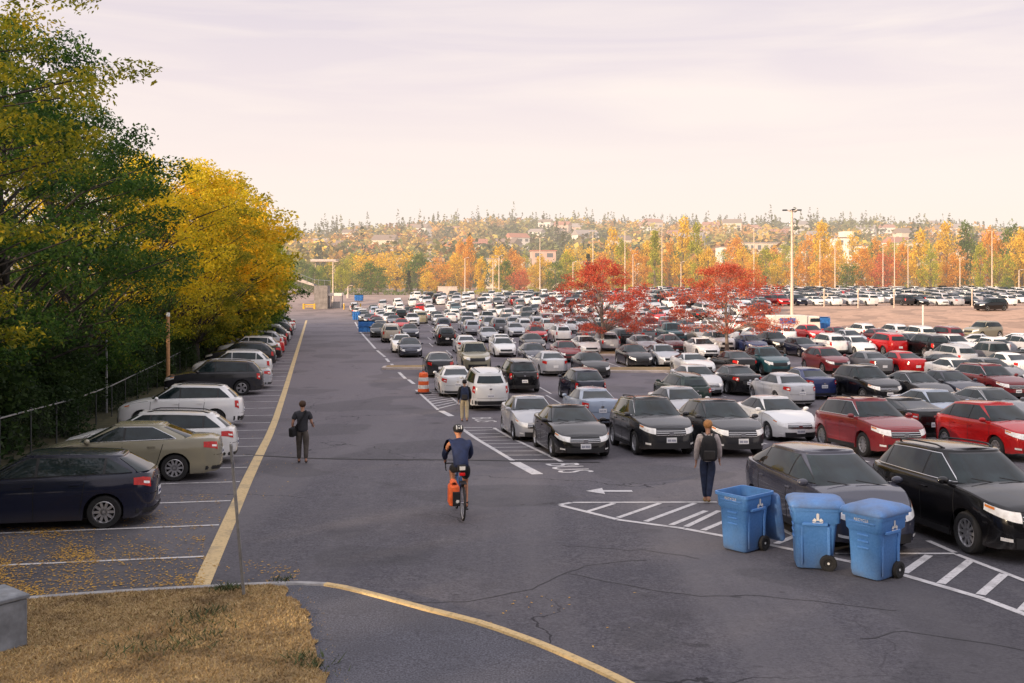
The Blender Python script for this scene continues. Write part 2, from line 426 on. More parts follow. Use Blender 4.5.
gb = [p + Vector((random.uniform(-.06, .06), random.uniform(-.06, .06))) for p in resample(gb, .12)]
gi = [p for p in inner if p.x < gb[0].x - .05]
gpoly = gi + gb + [Vector((gb[-1].x, 5)), Vector((gi[0].x, 5))]
sheet(gpoly, 'dry_grass_ground', M['dry_grass'], .118)
def inside(x, y, poly):
    c = False; j = len(poly) - 1
    for i in range(len(poly)):
        a, b = poly[i], poly[j]
        if (a.y > y) != (b.y > y) and x < (b.x - a.x) * (y - a.y) / (b.y - a.y) + a.x: c = not c
        j = i
    return c
def blades(name, pts, h, mat, dz=0, flat=.8):
    V = []; Fc = []
    for x, y, s in pts:
        z = gz(x, y) + dz; a = random.uniform(0, 6.28); w = .006 * s; hh = h * s * random.uniform(.5, 1.2); lx = random.gauss(0, flat) * hh; ly = random.gauss(0, flat) * hh
        o = len(V); ca, sa = math.cos(a) * w, math.sin(a) * w
        V += [(x - ca, y - sa, z), (x + ca, y + sa, z), (x + lx, y + ly, z + hh)]; Fc.append((o, o + 1, o + 2))
    me = bpy.data.meshes.new(name); me.from_pydata(V, [], Fc); me.materials.append(mat)
    return tag(add_obj(name, me), kind='stuff', cat='grass')
pts = []
while len(pts) < 75000:
    x = random.uniform(-11, -1.2); y = random.uniform(9, 15.5)
    if x / y < -.60: continue
    if inside(x, y, gpoly): pts.append((x, y, random.uniform(.6, 1.5)))
    elif random.random() < .05 and inside(x - .25, y, gpoly): pts.append((x, y, .7))
o = blades('dry_grass', pts, .026, M['blade'], .118); tag(o, 'short dry golden grass covering the curbed island corner')
# tufts of darker weeds
M['weed'] = simple('green_weed', (.05, .07, .025), .9, vary=.4)
pts = []
for cx_, cy_, n, r in ((206, 622, 150, .22), (200, 632, 100, .2), (225, 597, 120, .12), (232, 596, 90, .1), (170, 655, 160, .4), (315, 676, 70, .15), (300, 668, 60, .15), (283, 588, 60, .1), (196, 648, 90, .2), (140, 660, 80, .3)):
    g = at(cx_, cy_)
    for _ in range(n): pts.append((g[0] + random.gauss(0, r), g[1] + random.gauss(0, r * .8), random.uniform(.8, 2)))
o = blades('weeds', pts, .05, M['weed'], .118); tag(o, 'dark green weeds in a patch on the dry grass'); o['category'] = 'weeds'
# fallen leaves on the stalls
def mat_leaflitter():
    n = NT('fallen_leaves'); g = n.n.new('ShaderNodeNewGeometry')
    n.base(n.ramp(g.outputs['Random Per Island'], [(0, (.42, .22, .03)), (.5, (.62, .36, .05)), (1, (.30, .16, .05))]), .8); return n.mat
V = []; Fc = []
def litter(n, px0, px1, py0, py1, dens):
    k = 0
    while k < n:
        px = random.uniform(px0, px1); py = random.uniform(py0, py1); x, y = at(px, py)
        q = math.sin(x * 1.7 + 1) * math.sin(y * 2.3 + x) + math.sin(x * 4.1 + y * 3) * .5
        if random.random() > dens * (.25 + max(0, q)): k += .1; continue
        k += 1; a = random.uniform(0, 6.28); s = random.uniform(.012, .035); z = gz(x, y) + .012; o = len(V)
        for c_, s_ in ((1, 0), (0, .45), (-1, 0), (0, -.45)):
            V.append((x + s * (c_ * math.cos(a) - s_ * math.sin(a)), y + s * (c_ * math.sin(a) + s_ * math.cos(a)), z + random.uniform(0, .008)))
        Fc.append((o, o + 1, o + 2, o + 3))
litter(2600, 0, 95, 528, 596, .9); litter(1500, 60, 205, 535, 588, .8); litter(500, 120, 220, 495, 530, .5); litter(500, 0, 300, 560, 592, .8); litter(300, 215, 300, 400, 500, .3); litter(120, 300, 640, 590, 683, .25)
me = bpy.data.meshes.new('fallen_leaves'); me.from_pydata(V, [], Fc); me.materials.append(mat_leaflitter())
tag(add_obj('fallen_leaves', me), 'small yellow leaves scattered over the near left parking stalls', 'fallen leaves', kind='stuff')
# dry planted medians in the lot
def median(pts, name, label):
    c = [Vector(p) for p in pts]; mb = MB(); n = len(c); V = [(p.x, p.y, gz(p.x, p.y) - .02) for p in c] + [(p.x, p.y, gz(p.x, p.y) + .13) for p in c]
    cen = sum(c, Vector((0, 0))) / n; V += [((p.lerp(cen, .12)).x, (p.lerp(cen, .12)).y, gz(p.x, p.y) + .13) for p in c] + [((p.lerp(cen, .13)).x, (p.lerp(cen, .13)).y, gz(p.x, p.y) + .17) for p in c]
    for k in range(n):
        j = (k + 1) % n; mb.V = mb.V
    mb.add(V, [(k, (k + 1) % n, n + (k + 1) % n, n + k) for k in range(n)] + [(n + k, n + (k + 1) % n, 2 * n + (k + 1) % n, 2 * n + k) for k in range(n)] + [(2 * n + k, 2 * n + (k + 1) % n, 3 * n + (k + 1) % n, 3 * n + k) for k in range(n)], 0)
    mb.add(V[3 * n:], [tuple(range(n))], 1)
    o = mb.build(name, [M['concrete_warm'], M['dry_grass']]); tag(o, kind='structure')
def oval(c, ux, hx, hy, n=20):
    uy = Vector((-ux.y, ux.x)); return [Vector(c) + ux * hx * max(-1, min(1, 1.25 * math.cos(2 * math.pi * k / n))) + uy * hy * max(-1, min(1, 1.25 * math.sin(2 * math.pi * k / n))) for k in range(n)]
median(oval(at(411, 368.5), Vector((1, 0)), 1.9, .9), 'median', '')
median(oval(at(650, 371), Vector((1, 0)), 3.4, 1.3), 'median', '')
median(oval(at(603, 354), Vector((1, 0)), 1.5, 2.4), 'median', '')
median(oval(at(727, 355), Vector((1, 0)), 1.5, 2.4), 'median', '')
median(oval(at(812, 371), Vector((1, 0)), 2.2, 1.3), 'median', '')
# ------------------------------------------------------------------ cars
SPEC = {
 'sedan': dict(L=4.85, W=1.83, H=1.46, ax=(1.47, -1.33), r=.335, nose=.70, cowl=.97, belt=1.0, deck=1.06, xc=1.02, xf=.22, xr=-1.02, xb=-1.78, hw0=.83, hw1=.57),
 'small_sedan': dict(L=4.6, W=1.76, H=1.45, ax=(1.38, -1.27), r=.315, nose=.70, cowl=.97, belt=1.0, deck=1.07, xc=1.05, xf=.25, xr=-.98, xb=-1.72, hw0=.80, hw1=.56),
 'coupe': dict(L=4.75, W=1.9, H=1.37, ax=(1.5, -1.25), r=.35, nose=.76, cowl=.97, belt=1.0, deck=1.06, xc=.78, xf=.02, xr=-.85, xb=-1.68, hw0=.84, hw1=.54),
 'electric_sedan': dict(L=4.7, W=1.85, H=1.44, ax=(1.48, -1.40), r=.34, nose=.66, cowl=.93, belt=.99, deck=1.12, xc=1.12, xf=.12, xr=-.75, xb=-1.9, hw0=.84, hw1=.57, nogrille=1),
 'suv': dict(L=4.72, W=1.87, H=1.70, ax=(1.36, -1.34), r=.365, nose=.92, cowl=1.13, belt=1.13, deck=1.14, xc=1.1, xf=.38, xr=-1.72, xb=-2.16, hw0=.86, hw1=.63, rails=1),
 'boxy_suv': dict(L=4.95, W=1.95, H=1.80, ax=(1.45, -1.42), r=.39, nose=1.0, cowl=1.19, belt=1.19, deck=1.2, xc=1.02, xf=.45, xr=-2.0, xb=-2.34, hw0=.90, hw1=.68, rails=1),
 'crossover': dict(L=4.45, W=1.8, H=1.62, ax=(1.3, -1.3), r=.34, nose=.86, cowl=1.07, belt=1.07, deck=1.12, xc=1.12, xf=.35, xr=-1.35, xb=-2.02, hw0=.83, hw1=.60),
 'hatchback': dict(L=4.4, W=1.77, H=1.47, ax=(1.32, -1.3), r=.32, nose=.72, cowl=.97, belt=1.0, deck=1.05, xc=1.08, xf=.28, xr=-1.58, xb=-2.08, hw0=.82, hw1=.60),
 'wedge_hatchback': dict(L=4.6, W=1.8, H=1.62, ax=(1.38, -1.38), r=.32, nose=.80, cowl=1.06, belt=1.10, deck=1.16, xc=1.42, xf=.42, xr=-1.3, xb=-2.1, hw0=.82, hw1=.58, nogrille=1),
 'wagon': dict(L=4.8, W=1.8, H=1.52, ax=(1.4, -1.3), r=.335, nose=.74, cowl=.98, belt=1.0, deck=1.02, xc=1.05, xf=.3, xr=-1.8, xb=-2.24, hw0=.82, hw1=.59, rails=1),
 'minivan': dict(L=5.1, W=1.98, H=1.76, ax=(1.6, -1.45), r=.345, nose=.82, cowl=1.08, belt=1.08, deck=1.08, xc=1.62, xf=.7, xr=-2.0, xb=-2.42, hw0=.91, hw1=.68),
 'pickup': dict(L=5.6, W=1.95, H=1.84, ax=(1.75, -1.75), r=.4, nose=1.02, cowl=1.2, belt=1.2, deck=1.22, xc=1.25, xf=.65, xr=-.72, xb=-.9, hw0=.88, hw1=.66, bed=1),
}
KINDNAME = {'sedan': 'sedan', 'small_sedan': 'compact sedan', 'coupe': 'coupe', 'electric_sedan': 'fastback sedan', 'suv': 'SUV', 'boxy_suv': 'boxy SUV', 'crossover': 'crossover', 'hatchback': 'hatchback',
            'wedge_hatchback': 'wedge hatchback', 'wagon': 'wagon', 'minivan': 'minivan', 'pickup': 'pickup truck'}
OBJNAME = {'sedan': 'parked_sedan', 'small_sedan': 'parked_sedan', 'coupe': 'parked_coupe', 'electric_sedan': 'parked_sedan', 'suv': 'parked_suv', 'boxy_suv': 'parked_suv', 'crossover': 'parked_crossover',
           'hatchback': 'parked_hatchback', 'wedge_hatchback': 'parked_hatchback', 'wagon': 'parked_wagon', 'minivan': 'parked_minivan', 'pickup': 'parked_pickup_truck'}
NB = 4.4
class Car:
    def __init__(s, kind, lod):
        s.k = kind; s.lod = lod; s.__dict__.update(dict(rails=0, nogrille=0, bed=0)); s.__dict__.update(SPEC[kind]); s.a = s.L / 2; s.b = s.W / 2; s.tall = s.H > 1.58
        s.sill = .23 if s.tall else .18
        hatch = s.xb < -1.85 and not s.bed
        s.hatch = hatch
        s.zx = [-s.a, -s.a * .93, s.xb, 0, s.xc, s.xc + .35 * (s.a - s.xc), s.a * .9, s.a]
        s.zz = [s.deck - .05, s.deck - .01, s.deck, s.belt, s.cowl, s.cowl - .055, s.nose + .03, s.nose - .02]
        s.fxt = [.1, .25, .5, .8, .93, 1]; s.fxv = [.955, .995, 1, .987, .965, .93]
        s.rxt = [.1, .3, .6, .9, 1]; s.rxv = [.955, .995, 1, .988, .97]
        s.wyt = [.1, .22, .38, .55, .68, .76, .88, .96, 1]; s.wyv = [.93, .965, .975, .985, 1, .998, .972, .955, .93]
    def zs(s, x): return float(np.interp(x, s.zx, s.zz))
    def B(s, th, z=None, t=None):
        c, n = math.cos(th), max(0, math.sin(th)); x0 = s.a * math.copysign(abs(c) ** (2 / NB), c); y0 = s.b * n ** (2 / NB)
        zz = s.zs(x0)
        if z is None: z = t * zz
        t = z / zz
        f = np.interp(t, s.fxt, s.fxv) if c > 0 else np.interp(t, s.rxt, s.rxv)
        x = x0 + (f - 1) * s.a * abs(x0 / s.a) ** 4 * (1 if c > 0 else -1)
        return Vector((x, y0 * float(np.interp(t, s.wyt, s.wyv)), z))
    def thx(s, x): return math.acos(math.copysign(min(1, abs(x) / s.a) ** (NB / 2), x))
    def thy(s, y, front=True):
        q = math.asin(min(1, (y / s.b)) ** (NB / 2)); return q if front else math.pi - q
    # greenhouse -----------------------------------------------------------
    def gprof(s, g):
        gg = min(g / .93, 1.0); e = max(0, (g - .93) / .07)
        xf = s.xc + .04 + (s.xf - s.xc - .04) * (gg ** 1.08); bulge = .05 if s.hatch else .03
        xr = s.xb + (s.xr - s.xb) * (gg ** (1.5 if s.k in ('wedge_hatchback', 'electric_sedan', 'crossover') else 1.25))
        hw = s.hw0 + (s.hw1 - s.hw0) * (gg ** 1.1); q = 1 - math.sqrt(max(0, 1 - e * e))
        return xf - .08 * q, xr + .08 * q, hw - .075 * q
    def gz_(s, g, x):
        b = s.zs(x) - .03 if g < .001 else s.zs(max(min(x, s.xc), s.xb)) - .01
        xm = (s.xf * .75 + s.xr * .25); rz = s.H - .035 - .07 * ((x - xm) / 1.5) ** 2
        gg = g / .93
        zt = rz - .045 if not s.tall else rz - .045
        if g <= .93: return b + (zt - b) * gg
        e = (g - .93) / .07; return zt + .045 * math.sin(math.pi / 2 * e)
    def G(s, th, g):
        xf, xr, hw = s.gprof(g); mid = (xf + xr) / 2; hf = (xf - xr) / 2; n = 5.2
        c, sn = math.cos(th), max(0, math.sin(th)); x = mid + hf * math.copysign(abs(c) ** (2 / n), c)
        y = hw * sn ** (2 / n) * (1 - .05 * max(0, (-x - .6)) )
        return Vector((x, y, s.gz_(g, x)))
    def gth(s, x, g):
        xf, xr, hw = s.gprof(g); mid = (xf + xr) / 2; hf = (xf - xr) / 2; u = max(-1, min(1, (x - mid) / hf)); return math.acos(math.copysign(abs(u) ** 2.6, u))
    def patch(s, mb, fn, nu, nv, off=.006, m=0, sides=(1, -1)):
        for sd in sides:
            P = [[None] * (nv + 1) for _ in range(nu + 1)]; ctr = Vector((0, 0, s.H * .45))
            for i in range(nu + 1):
                for j in range(nv + 1):
                    u, v = i / nu, j / nv; p = fn(u, v); e = 1e-3
                    du = (fn(min(1, u + e), v) - fn(max(0, u - e), v)); dv = (fn(u, min(1, v + e)) - fn(u, max(0, v - e)))
                    n = du.cross(dv)
                    n = n.normalized() if n.length > 1e-12 else (p - ctr).normalized()
                    if n.dot(p - ctr) < 0: n = -n
                    q = p + n * off; P[i][j] = Vector((q.x, q.y * sd, q.z))
            V = [P[i][j] for i in range(nu + 1) for j in range(nv + 1)]; w = nv + 1
            Fc = [(i * w + j, (i + 1) * w + j, (i + 1) * w + j + 1, i * w + j + 1) for i in range(nu) for j in range(nv)]
            if sd < 0: Fc = [f[::-1] for f in Fc]
            mb.add(V, Fc, m)
    def body(s):
        lod = s.lod; rows = [0, .06, .16, .3, .45, .58, .68, .78, .9, .96, 1.0] if lod == 0 else ([0, .2, .5, .7, .9, 1.0] if lod == 1 else [0, .6, 1.0])
        ny = (.0, .25, .5, .7, .85, .95) if lod == 0 else ((0, .5, .85) if lod == 1 else (0, .7))
        Ra = s.r + .055
        xs = set()
        for xw in s.ax:
            for k in range(0, 13 if lod == 0 else (7 if lod == 1 else 4)):
                q = math.pi * k / (12 if lod == 0 else (6 if lod == 1 else 3)); xs.add(round(xw + Ra * math.cos(q), 4))
            xs.add(round(xw + Ra + .01, 4)); xs.add(round(xw - Ra - .01, 4))
        step = .14 if lod == 0 else (.4 if lod == 1 else 1.2)
        x = -s.a * .965
        while x < s.a * .965:
            if all(abs(x - w) > Ra + .03 for w in s.ax): xs.add(round(x, 4))
            x += step
        xs = sorted([x for x in xs if abs(x) <= s.a * .97], reverse=True)
        ths = [s.thy(y * s.b) for y in ny] + [s.thx(x) for x in xs] + [s.thy(y * s.b, False) for y in ny[::-1]]
        ths = sorted(set(round(t, 5) for t in ths))
        V = []; Fc = []; n = len(ths); nr = len(rows)
        def lo(x):
            z = s.sill + (.03 if abs(x) > s.a * .9 else 0)
            for xw in s.ax:
                d = abs(x - xw)
                if d <= Ra: z = max(z, s.r + math.sqrt(max(0, Ra * Ra - d * d)))
            return z
        for sd in (1, -1):
            base = len(V)
            for th in ths:
                c = math.cos(th); x0 = s.a * math.copysign(abs(c) ** (2 / NB), c); zl = lo(x0); zt = s.zs(x0)
                p = s.B(th, zl); V.append((p.x * .985, p.y * .88 * sd, zl + .004))
                for v in rows:
                    p = s.B(th, zl + (zt - zl) * v); V.append((p.x, p.y * sd, p.z))
            w = nr + 1
            for i in range(n - 1):
                for j in range(nr): Fc.append((base + i * w + j, base + (i + 1) * w + j, base + (i + 1) * w + j + 1, base + i * w + j + 1))
        # cap (hood, deck)
        w = nr + 1; half = n * w; ks = (1, .93, .75, .5, .2, -.2, -.5, -.75, -.93, -1) if lod == 0 else ((1, .8, 0, -.8, -1) if lod == 1 else (1, 0, -1)); base = len(V)
        for i in range(n):
            t = V[i * w + nr]
            for k in ks:
                fr = max(0, (t[0] - s.xc) / (s.a - s.xc)); V.append((t[0], t[1] * k, t[2] + .055 * (1 - k * k) * (1 - .4 * fr) * (1 if abs(t[0]) < s.a * .92 else .35)))
        q = len(ks)
        for i in range(n - 1):
            for j in range(q - 1): Fc.append((base + i * q + j, base + (i + 1) * q + j, base + (i + 1) * q + j + 1, base + i * q + j + 1))
        me1 = (V, Fc)
        # greenhouse
        gs = [0, .2, .45, .7, .93, .95, .975, 1.0] if lod == 0 else ([0, .5, .93, 1.0] if lod == 1 else [0, .96])
        tt = [0] + [s_ for s_ in np.linspace(.12, math.pi - .12, 25 if lod == 0 else (13 if lod == 1 else 6))] + [math.pi]
        # densify corners
        V2 = []; F2 = []; w = len(gs)
        for sd in (1, -1):
            b0 = len(V2)
            for th in tt:
                for g in gs:
                    p = s.G(th, g); V2.append((p.x, p.y * sd, p.z))
            for i in range(len(tt) - 1):
                for j in range(w - 1): F2.append((b0 + i * w + j, b0 + (i + 1) * w + j, b0 + (i + 1) * w + j + 1, b0 + i * w + j + 1))
        b0 = len(V2)
        for i, th in enumerate(tt):
            t = V2[i * w + w - 1]
            for k in ks: V2.append((t[0], t[1] * k, t[2] + .03 * (1 - k * k)))
        for i in range(len(tt) - 1):
            for j in range(q - 1): F2.append((b0 + i * q + j, b0 + (i + 1) * q + j, b0 + (i + 1) * q + j + 1, b0 + i * q + j + 1))
        return me1, (V2, F2)
    def mirror_mb(s, mb, sd):
        x = s.xc - .28; z = s.zs(x) + .06; y = (s.hw0 + .10) * sd
        mb.ell((x, y, z), (.075, .11, .07), 10, 6, 0); mb.box((x, y - .1 * sd, z - .05), (.06, .12, .04), m=0)
    def side_windows(s, mb_trim, wins):
        """wins: list to fill with MB per pane"""
        g0, g1 = .10, .86
        def xfr(g): xf, xr, hw = s.gprof(g); return xf - (.17 + .06 * g)
        def xre(g):
            xf, xr, hw = s.gprof(g); return xr + (.42 - .1 * g if not s.hatch else .26 + .05 * g) if not s.bed else xr + .16
        d1 = s.xc - 1.12 if not s.bed else -.05; d2 = s.xr + .30 if s.hatch else None
        if s.k == 'minivan': d1 = .15; d2 = -1.3
        if s.k == 'coupe': d2 = None
        if s.bed: d2 = None
        def pf(a, b, sg0=g0, sg1=g1):
            def fn(u, v):
                g = sg0 + (sg1 - sg0) * v; xa, xb_ = a(g), b(g); x = xa + (xb_ - xa) * u; return s.G(s.gth(x, g), g)
            return fn
        nu, nv = (8, 4) if s.lod == 0 else ((6, 3) if s.lod == 1 else (3, 2))
        s.inner = MB(); s.patch(s.inner, pf(xfr, xre), nu * 2, nv, .0065)
        s.patch(mb_trim, pf(lambda g: xfr(g) + .02, lambda g: xre(g) - .02, g0 - .02, g1 + .02), nu * 2, nv, .004)
        cuts = [xfr, lambda g: d1 + .02] + ([lambda g: d1 - .03, lambda g: max(d2 + .02, xre(g))] if d2 is not None else [lambda g: d1 - .03, xre])
        if d2 is not None and s.hatch: cuts += [lambda g: max(d2 - .03, xre(g)), lambda g: xre(g)]
        for k in range(0, len(cuts), 2):
            for sd in (1, -1):
                m = MB(); s.patch(m, pf(cuts[k], cuts[k + 1]), nu, nv, .009 if s.lod == 0 else .02, sides=(sd,)); wins.append(m)
    def shield(s, front=True):
        def fn(u, v):
            g = .06 + .82 * v; w = .86 - .02 * v; yy = (u * 2 - 1) * w; n = 5.2
            th = math.asin(abs(yy) ** (n / 2)); th = th if front else math.pi - th
            p = s.G(th, g); p.y = math.copysign(p.y, yy); return p
        mb = MB(); nu, nv = (14, 6) if s.lod == 0 else ((12, 4) if s.lod == 1 else (4, 2))
        if not front and s.k in ('suv', 'boxy_suv', 'minivan', 'wagon'):
            f0 = fn; fn = lambda u, v: f0(.06 + .88 * u, .08 + .8 * v)
        s.patch(mb, fn, nu, nv, .008 if s.lod == 0 else .016, sides=(1,)); return mb
    def panel(s, mb, t0, t1, y0, y1, front, nu=6, nv=2, off=.006, sides=(1, -1)):
        off = off if s.lod == 0 else off * 3.5
        s.patch(mb, lambda u, v: s.B(s.thy(max(y0 + (y1 - y0) * u, 1e-4), front), t=t0 + (t1 - t0) * v), nu, nv, off, sides=sides)
RIMV = {}
def wheel_meshes(r, lod, style):
    key = (round(r, 3), lod, style)
    if key in RIMV: return RIMV[key]
    n = 28 if lod == 0 else 14; w = .105
    t = MB(); t.lathe([(r * .66, -w * .8), (r * .72, -w), (r * .93, -w), (r * .985, -w * .8), (r, -w * .4), (r, w * .4), (r * .985, w * .8), (r * .93, w), (r * .72, w), (r * .66, w * .8), (r * .66, -w * .8)], n, axis='Y')
    tm = t.mesh('wheel', M['tyre'], 40)
    k = MB(); R0 = r * .665
    k.lathe([(.001, .03), (R0, .03)], n, m=1, axis='Y'); k.lathe([(R0, -w * .8), (R0, w * .82), (R0 * .93, w * .86), (R0 * .9, w * .6), (R0 * .9, 0)], n, m=0, axis='Y')
    k.lathe([(.001, w * .72), (R0 * .16, w * .72), (R0 * .2, w * .5), (R0 * .2, .03)], 12, m=0, axis='Y')
    ns = 5 if style == 0 else 10
    if lod < 2:
        for i in range(ns):
            a = 2 * math.pi * i / ns; da = (.17 if ns == 5 else .085)
            for j in ((-1, 1) if ns == 5 else (0,)):
                b = a + j * .16; ca, sa = math.cos(b), math.sin(b); tx, tz = -sa, ca; hw0, hw1 = .028, (.03 if ns == 5 else .024)
                P = []
                for rr, hw in ((R0 * .15, hw0), (R0 * .93, hw1)):
                    for yy in (w * .45, w * .66):
                        for sgn in (-1, 1): P.append((ca * rr + tx * hw * sgn, yy, sa * rr + tz * hw * sgn))
                k.add(P, [(0, 1, 3, 2), (4, 6, 7, 5), (0, 4, 5, 1), (2, 3, 7, 6), (0, 2, 6, 4), (1, 5, 7, 3)], 0)
    rm = k.mesh('rim', [M['alloy'], M['under']], 40); RIMV[key] = (tm, rm); return RIMV[key]
PROTO = {}
def proto(kind, lod, style=0):
    """parts: (name, mesh, parent index or None, location, rotz, painted)"""
    key = (kind, lod, style)
    if key in PROTO: return PROTO[key]
    c = Car(kind, lod); P = []
    def put(name, mb, mats, par=None, loc=(0, 0, 0), painted=False, sm=40, rz=0, me=None):
        P.append((name, me or mb.mesh(name, mats, sm), par, loc, rz, painted)); return len(P) - 1
    (V, Fc), (V2, F2) = c.body(); mb = MB(); mb.add(V, Fc); mb.add(V2, F2)
    body = put('body', mb, M['paint'], painted=True)
    u = MB(); u.box(((.005) * c.a, 0, (c.sill + .01 + c.r * 2 + .07) / 2), (c.a * 1.68, (c.b - .29) * 2, c.r * 2 + .07 - c.sill + .01))
    put('underbody', u, M['under'])
    put('windshield', c.shield(True), M['glass']); put('rear_window', c.shield(False), M['glass'])
    tr = MB(); wins = []; c.side_windows(tr, wins)
    if lod == 0:
        chrome = kind in ('sedan', 'suv') and style == 1
        put('window_trim', tr, M['black'] if not chrome else M['chrome'])
        if chrome: put('window_pillar_trim', c.inner, M['black'])
        for w in wins: put('side_window', w, M['glass'])
    else:
        for sd in (0, 1):
            w = MB()
            for q in wins[sd::2]: w.add(q.V, q.F)
            put('side_window', w, M['glass'])
    # lamps
    tall = c.tall
    for sd in (1, -1):
        h = MB(); y0 = .50 * c.b; th0 = c.thy(y0); th1 = c.thx(c.a * .78)
        tlo, thi = (.745, .955) if not tall else (.76, .945)
        c.patch(h, lambda u_, v: c.B(th0 + (th1 - th0) * u_, t=(tlo + .08 * u_) + (thi + .01 * u_ - tlo - .08 * u_) * v), 8 if lod == 0 else 3, 3 if lod == 0 else 1, .008, sides=(sd,))
        hi = put('headlight', h, M['head'])
        if lod == 0:
            a = MB(); c.patch(a, lambda u_, v: c.B(th0 + (th1 - th0) * (.72 + .26 * u_), t=.9 + .04 * v), 3, 1, .012, sides=(sd,)); put('turn_signal', a, M['amber'], hi)
        t = MB(); tf0 = c.thy(.62 * c.b, False) if not tall else c.thy(.72 * c.b, False); tf1 = c.thx(-c.a * (.84 if not tall else .88)); tl, tu = (.74, .92) if not tall else (.66, .93)
        c.patch(t, lambda u_, v: c.B(tf0 + (tf1 - tf0) * u_, t=(tl + .05 * u_) + (tu - tl - .05 * u_) * v), 6 if lod == 0 else 2, 3 if lod == 0 else 1, .009, sides=(sd,))
        ti = put('taillight', t, M['tail'])
        if lod == 0:
            a = MB(); c.patch(a, lambda u_, v: c.B(tf0 + (tf1 - tf0) * (.1 + .4 * u_), t=(tl + .35 * (tu - tl)) + (tu - tl) * .25 * v), 3, 1, .012, sides=(sd,)); put('reverse_light', a, M['head'], ti)
    # grille, intake, rear lower
    g = MB()
    if not c.nogrille: c.panel(g, .70, .90, 0, .50 * c.b, True, off=.007)
    else: c.panel(g, .74, .80, 0, .45 * c.b, True, off=.007)
    gi = put('grille', g, M['black'])
    if lod == 0:
        b = MB()
        for tt in (([.735, .80, .865] if not c.nogrille else [.77])): c.panel(b, tt, tt + .014, 0, .49 * c.b, True, off=.014)
        put('chrome_bars', b, M['chrome'], gi)
        em = MB(); p = c.B(0.0, t=.80); em.box((p.x + .02, 0, p.z), (.02, .13, .1)); put('badge', em, M['chrome'], gi)
        bt = MB(); p = c.B(math.pi, t=.80 if not c.hatch else .86); bt.box((p.x - .012, 0, p.z), (.015, .11, .07)); put('badge', bt, M['chrome'])
    b = MB(); c.panel(b, .30, .50 if tall else .52, 0, .62 * c.b, True, off=.007); put('lower_intake', b, M['black'])
    b = MB(); c.panel(b, .25, .40 if tall else .34, 0, .85 * c.b, False, off=.007); put('rear_bumper_trim', b, M['black'])
    if lod == 0:
        for sd in (1, -1): f = MB(); c.panel(f, .41, .47, .66 * c.b, .80 * c.b, True, off=.012, sides=(sd,)); put('fog_lamp', f, M['head'])
        # door seams: shut lines, cladding
        def sput(fn, nu):
            for sd in (1, -1): d = MB(); c.patch(d, fn, nu[0], nu[1], .003, sides=(sd,)); put('panel_seam', d, M['under'], body)
        def vseam(x, t0, t1, slant=0):
            sput( lambda u_, v: c.B(c.thx(x + slant * v + (u_ - .5) * .016), t=t0 + (t1 - t0) * v), (1, 6))
        d1 = c.xc - 1.1 if not c.bed else -.05
        vseam(c.xc - .02, .3, .95, -.03); vseam(d1, .2, .985)
        if kind not in ('coupe', 'pickup'): vseam(c.ax[1] + c.r + .12, .3, .985, -.1 if c.hatch else -.2)
        # hood and boot shut lines
        sput(lambda u_, v: c.B(c.thx(c.xc + .05 + (c.a * .8 - c.xc) * u_), t=.965 + .009 * v), (8, 1))
        d = MB(); c.panel(d, .95, .96, 0, .6 * c.b, True, off=.003); put('panel_seam', d, M['under'], body)
        d = MB()
        c.panel(d, .60 if not tall else .5, .61 if not tall else .508, 0, .74 * c.b, False, off=.003)
        put('panel_seam', d, M['under'], body)
        if tall or kind == 'wagon':
            xa, xb_ = c.ax[0] - c.r - .1, c.ax[1] + c.r + .1
            for sd in (1, -1): cl = MB(); c.patch(cl, lambda u_, v: c.B(c.thx(xa + (xb_ - xa) * u_), z=c.sill + .005 + .12 * v), 10, 2, .008, sides=(sd,)); put('sill_cladding', cl, M['black'])
        for x in ([c.xc - 1.0, c.ax[1] + c.r + .22] if kind not in ('coupe', 'pickup') else [c.xc - 1.0]):
            for sd in (1, -1):
                hb = MB(); p = c.B(c.thx(x), t=.86); hb.box((x, (p.y + .018) * sd, p.z), (.19, .03, .028)); P.append(('door_handle', hb.mesh('door_handle', M['paint'], 40), None, (0, 0, 0), 0, True))
        wp = MB(); p = c.G(0.0, .05)
        for y in (-.1, .45):
            q0 = Vector((p.x + .03, y + .1, p.z - .0)); q1 = Vector((p.x - .06, y - .45, p.z + .1)); wp.tube([q0, q1], .009, 5)
        put('wipers', wp, M['black'])
        pl = MB(); p = c.B(math.pi, t=.66 if not c.hatch else .60); pl.box((p.x - .012, 0, p.z), (.012, .31, .155)); pi = put('license_plate', pl, M['plate'])
        ch = MB()
        for k in range(7): ch.box((p.x - .0195, -.11 + k * .036 + (.01 if k > 2 else 0), p.z - .01), (.003, .018, .06))
        put('plate_lettering', ch, M['plate_ink'], pi)
        pl = MB(); p = c.B(0, t=.58); pl.box((p.x + .012, 0, p.z), (.012, .31, .155)); pi = put('license_plate', pl, M['plate'])
        ch = MB()
        for k in range(7): ch.box((p.x + .0195, -.11 + k * .036 + (.01 if k > 2 else 0), p.z - .01), (.003, .018, .06))
        put('plate_lettering', ch, M['plate_ink'], pi)
    else:
        pl = MB(); p = c.B(math.pi, t=.62); pl.box((p.x - .012, 0, p.z), (.012, .31, .155)); put('license_plate', pl, M['plate'])
    if c.rails and lod < 2:
        for sd in (1, -1):
            r_ = MB(); pts = []
            for k in range(9):
                x = c.xf - .25 + (c.xr - c.xf + .4) * k / 8; q = c.G(c.gth(x, 1.0), 1.0); pts.append((x, (q.y - .02) * sd, q.z + (.045 if 0 < k < 8 else 0)))
            r_.tube(pts, .017, 6); put('roof_rail', r_, M['black'] if style else M['alloy'])
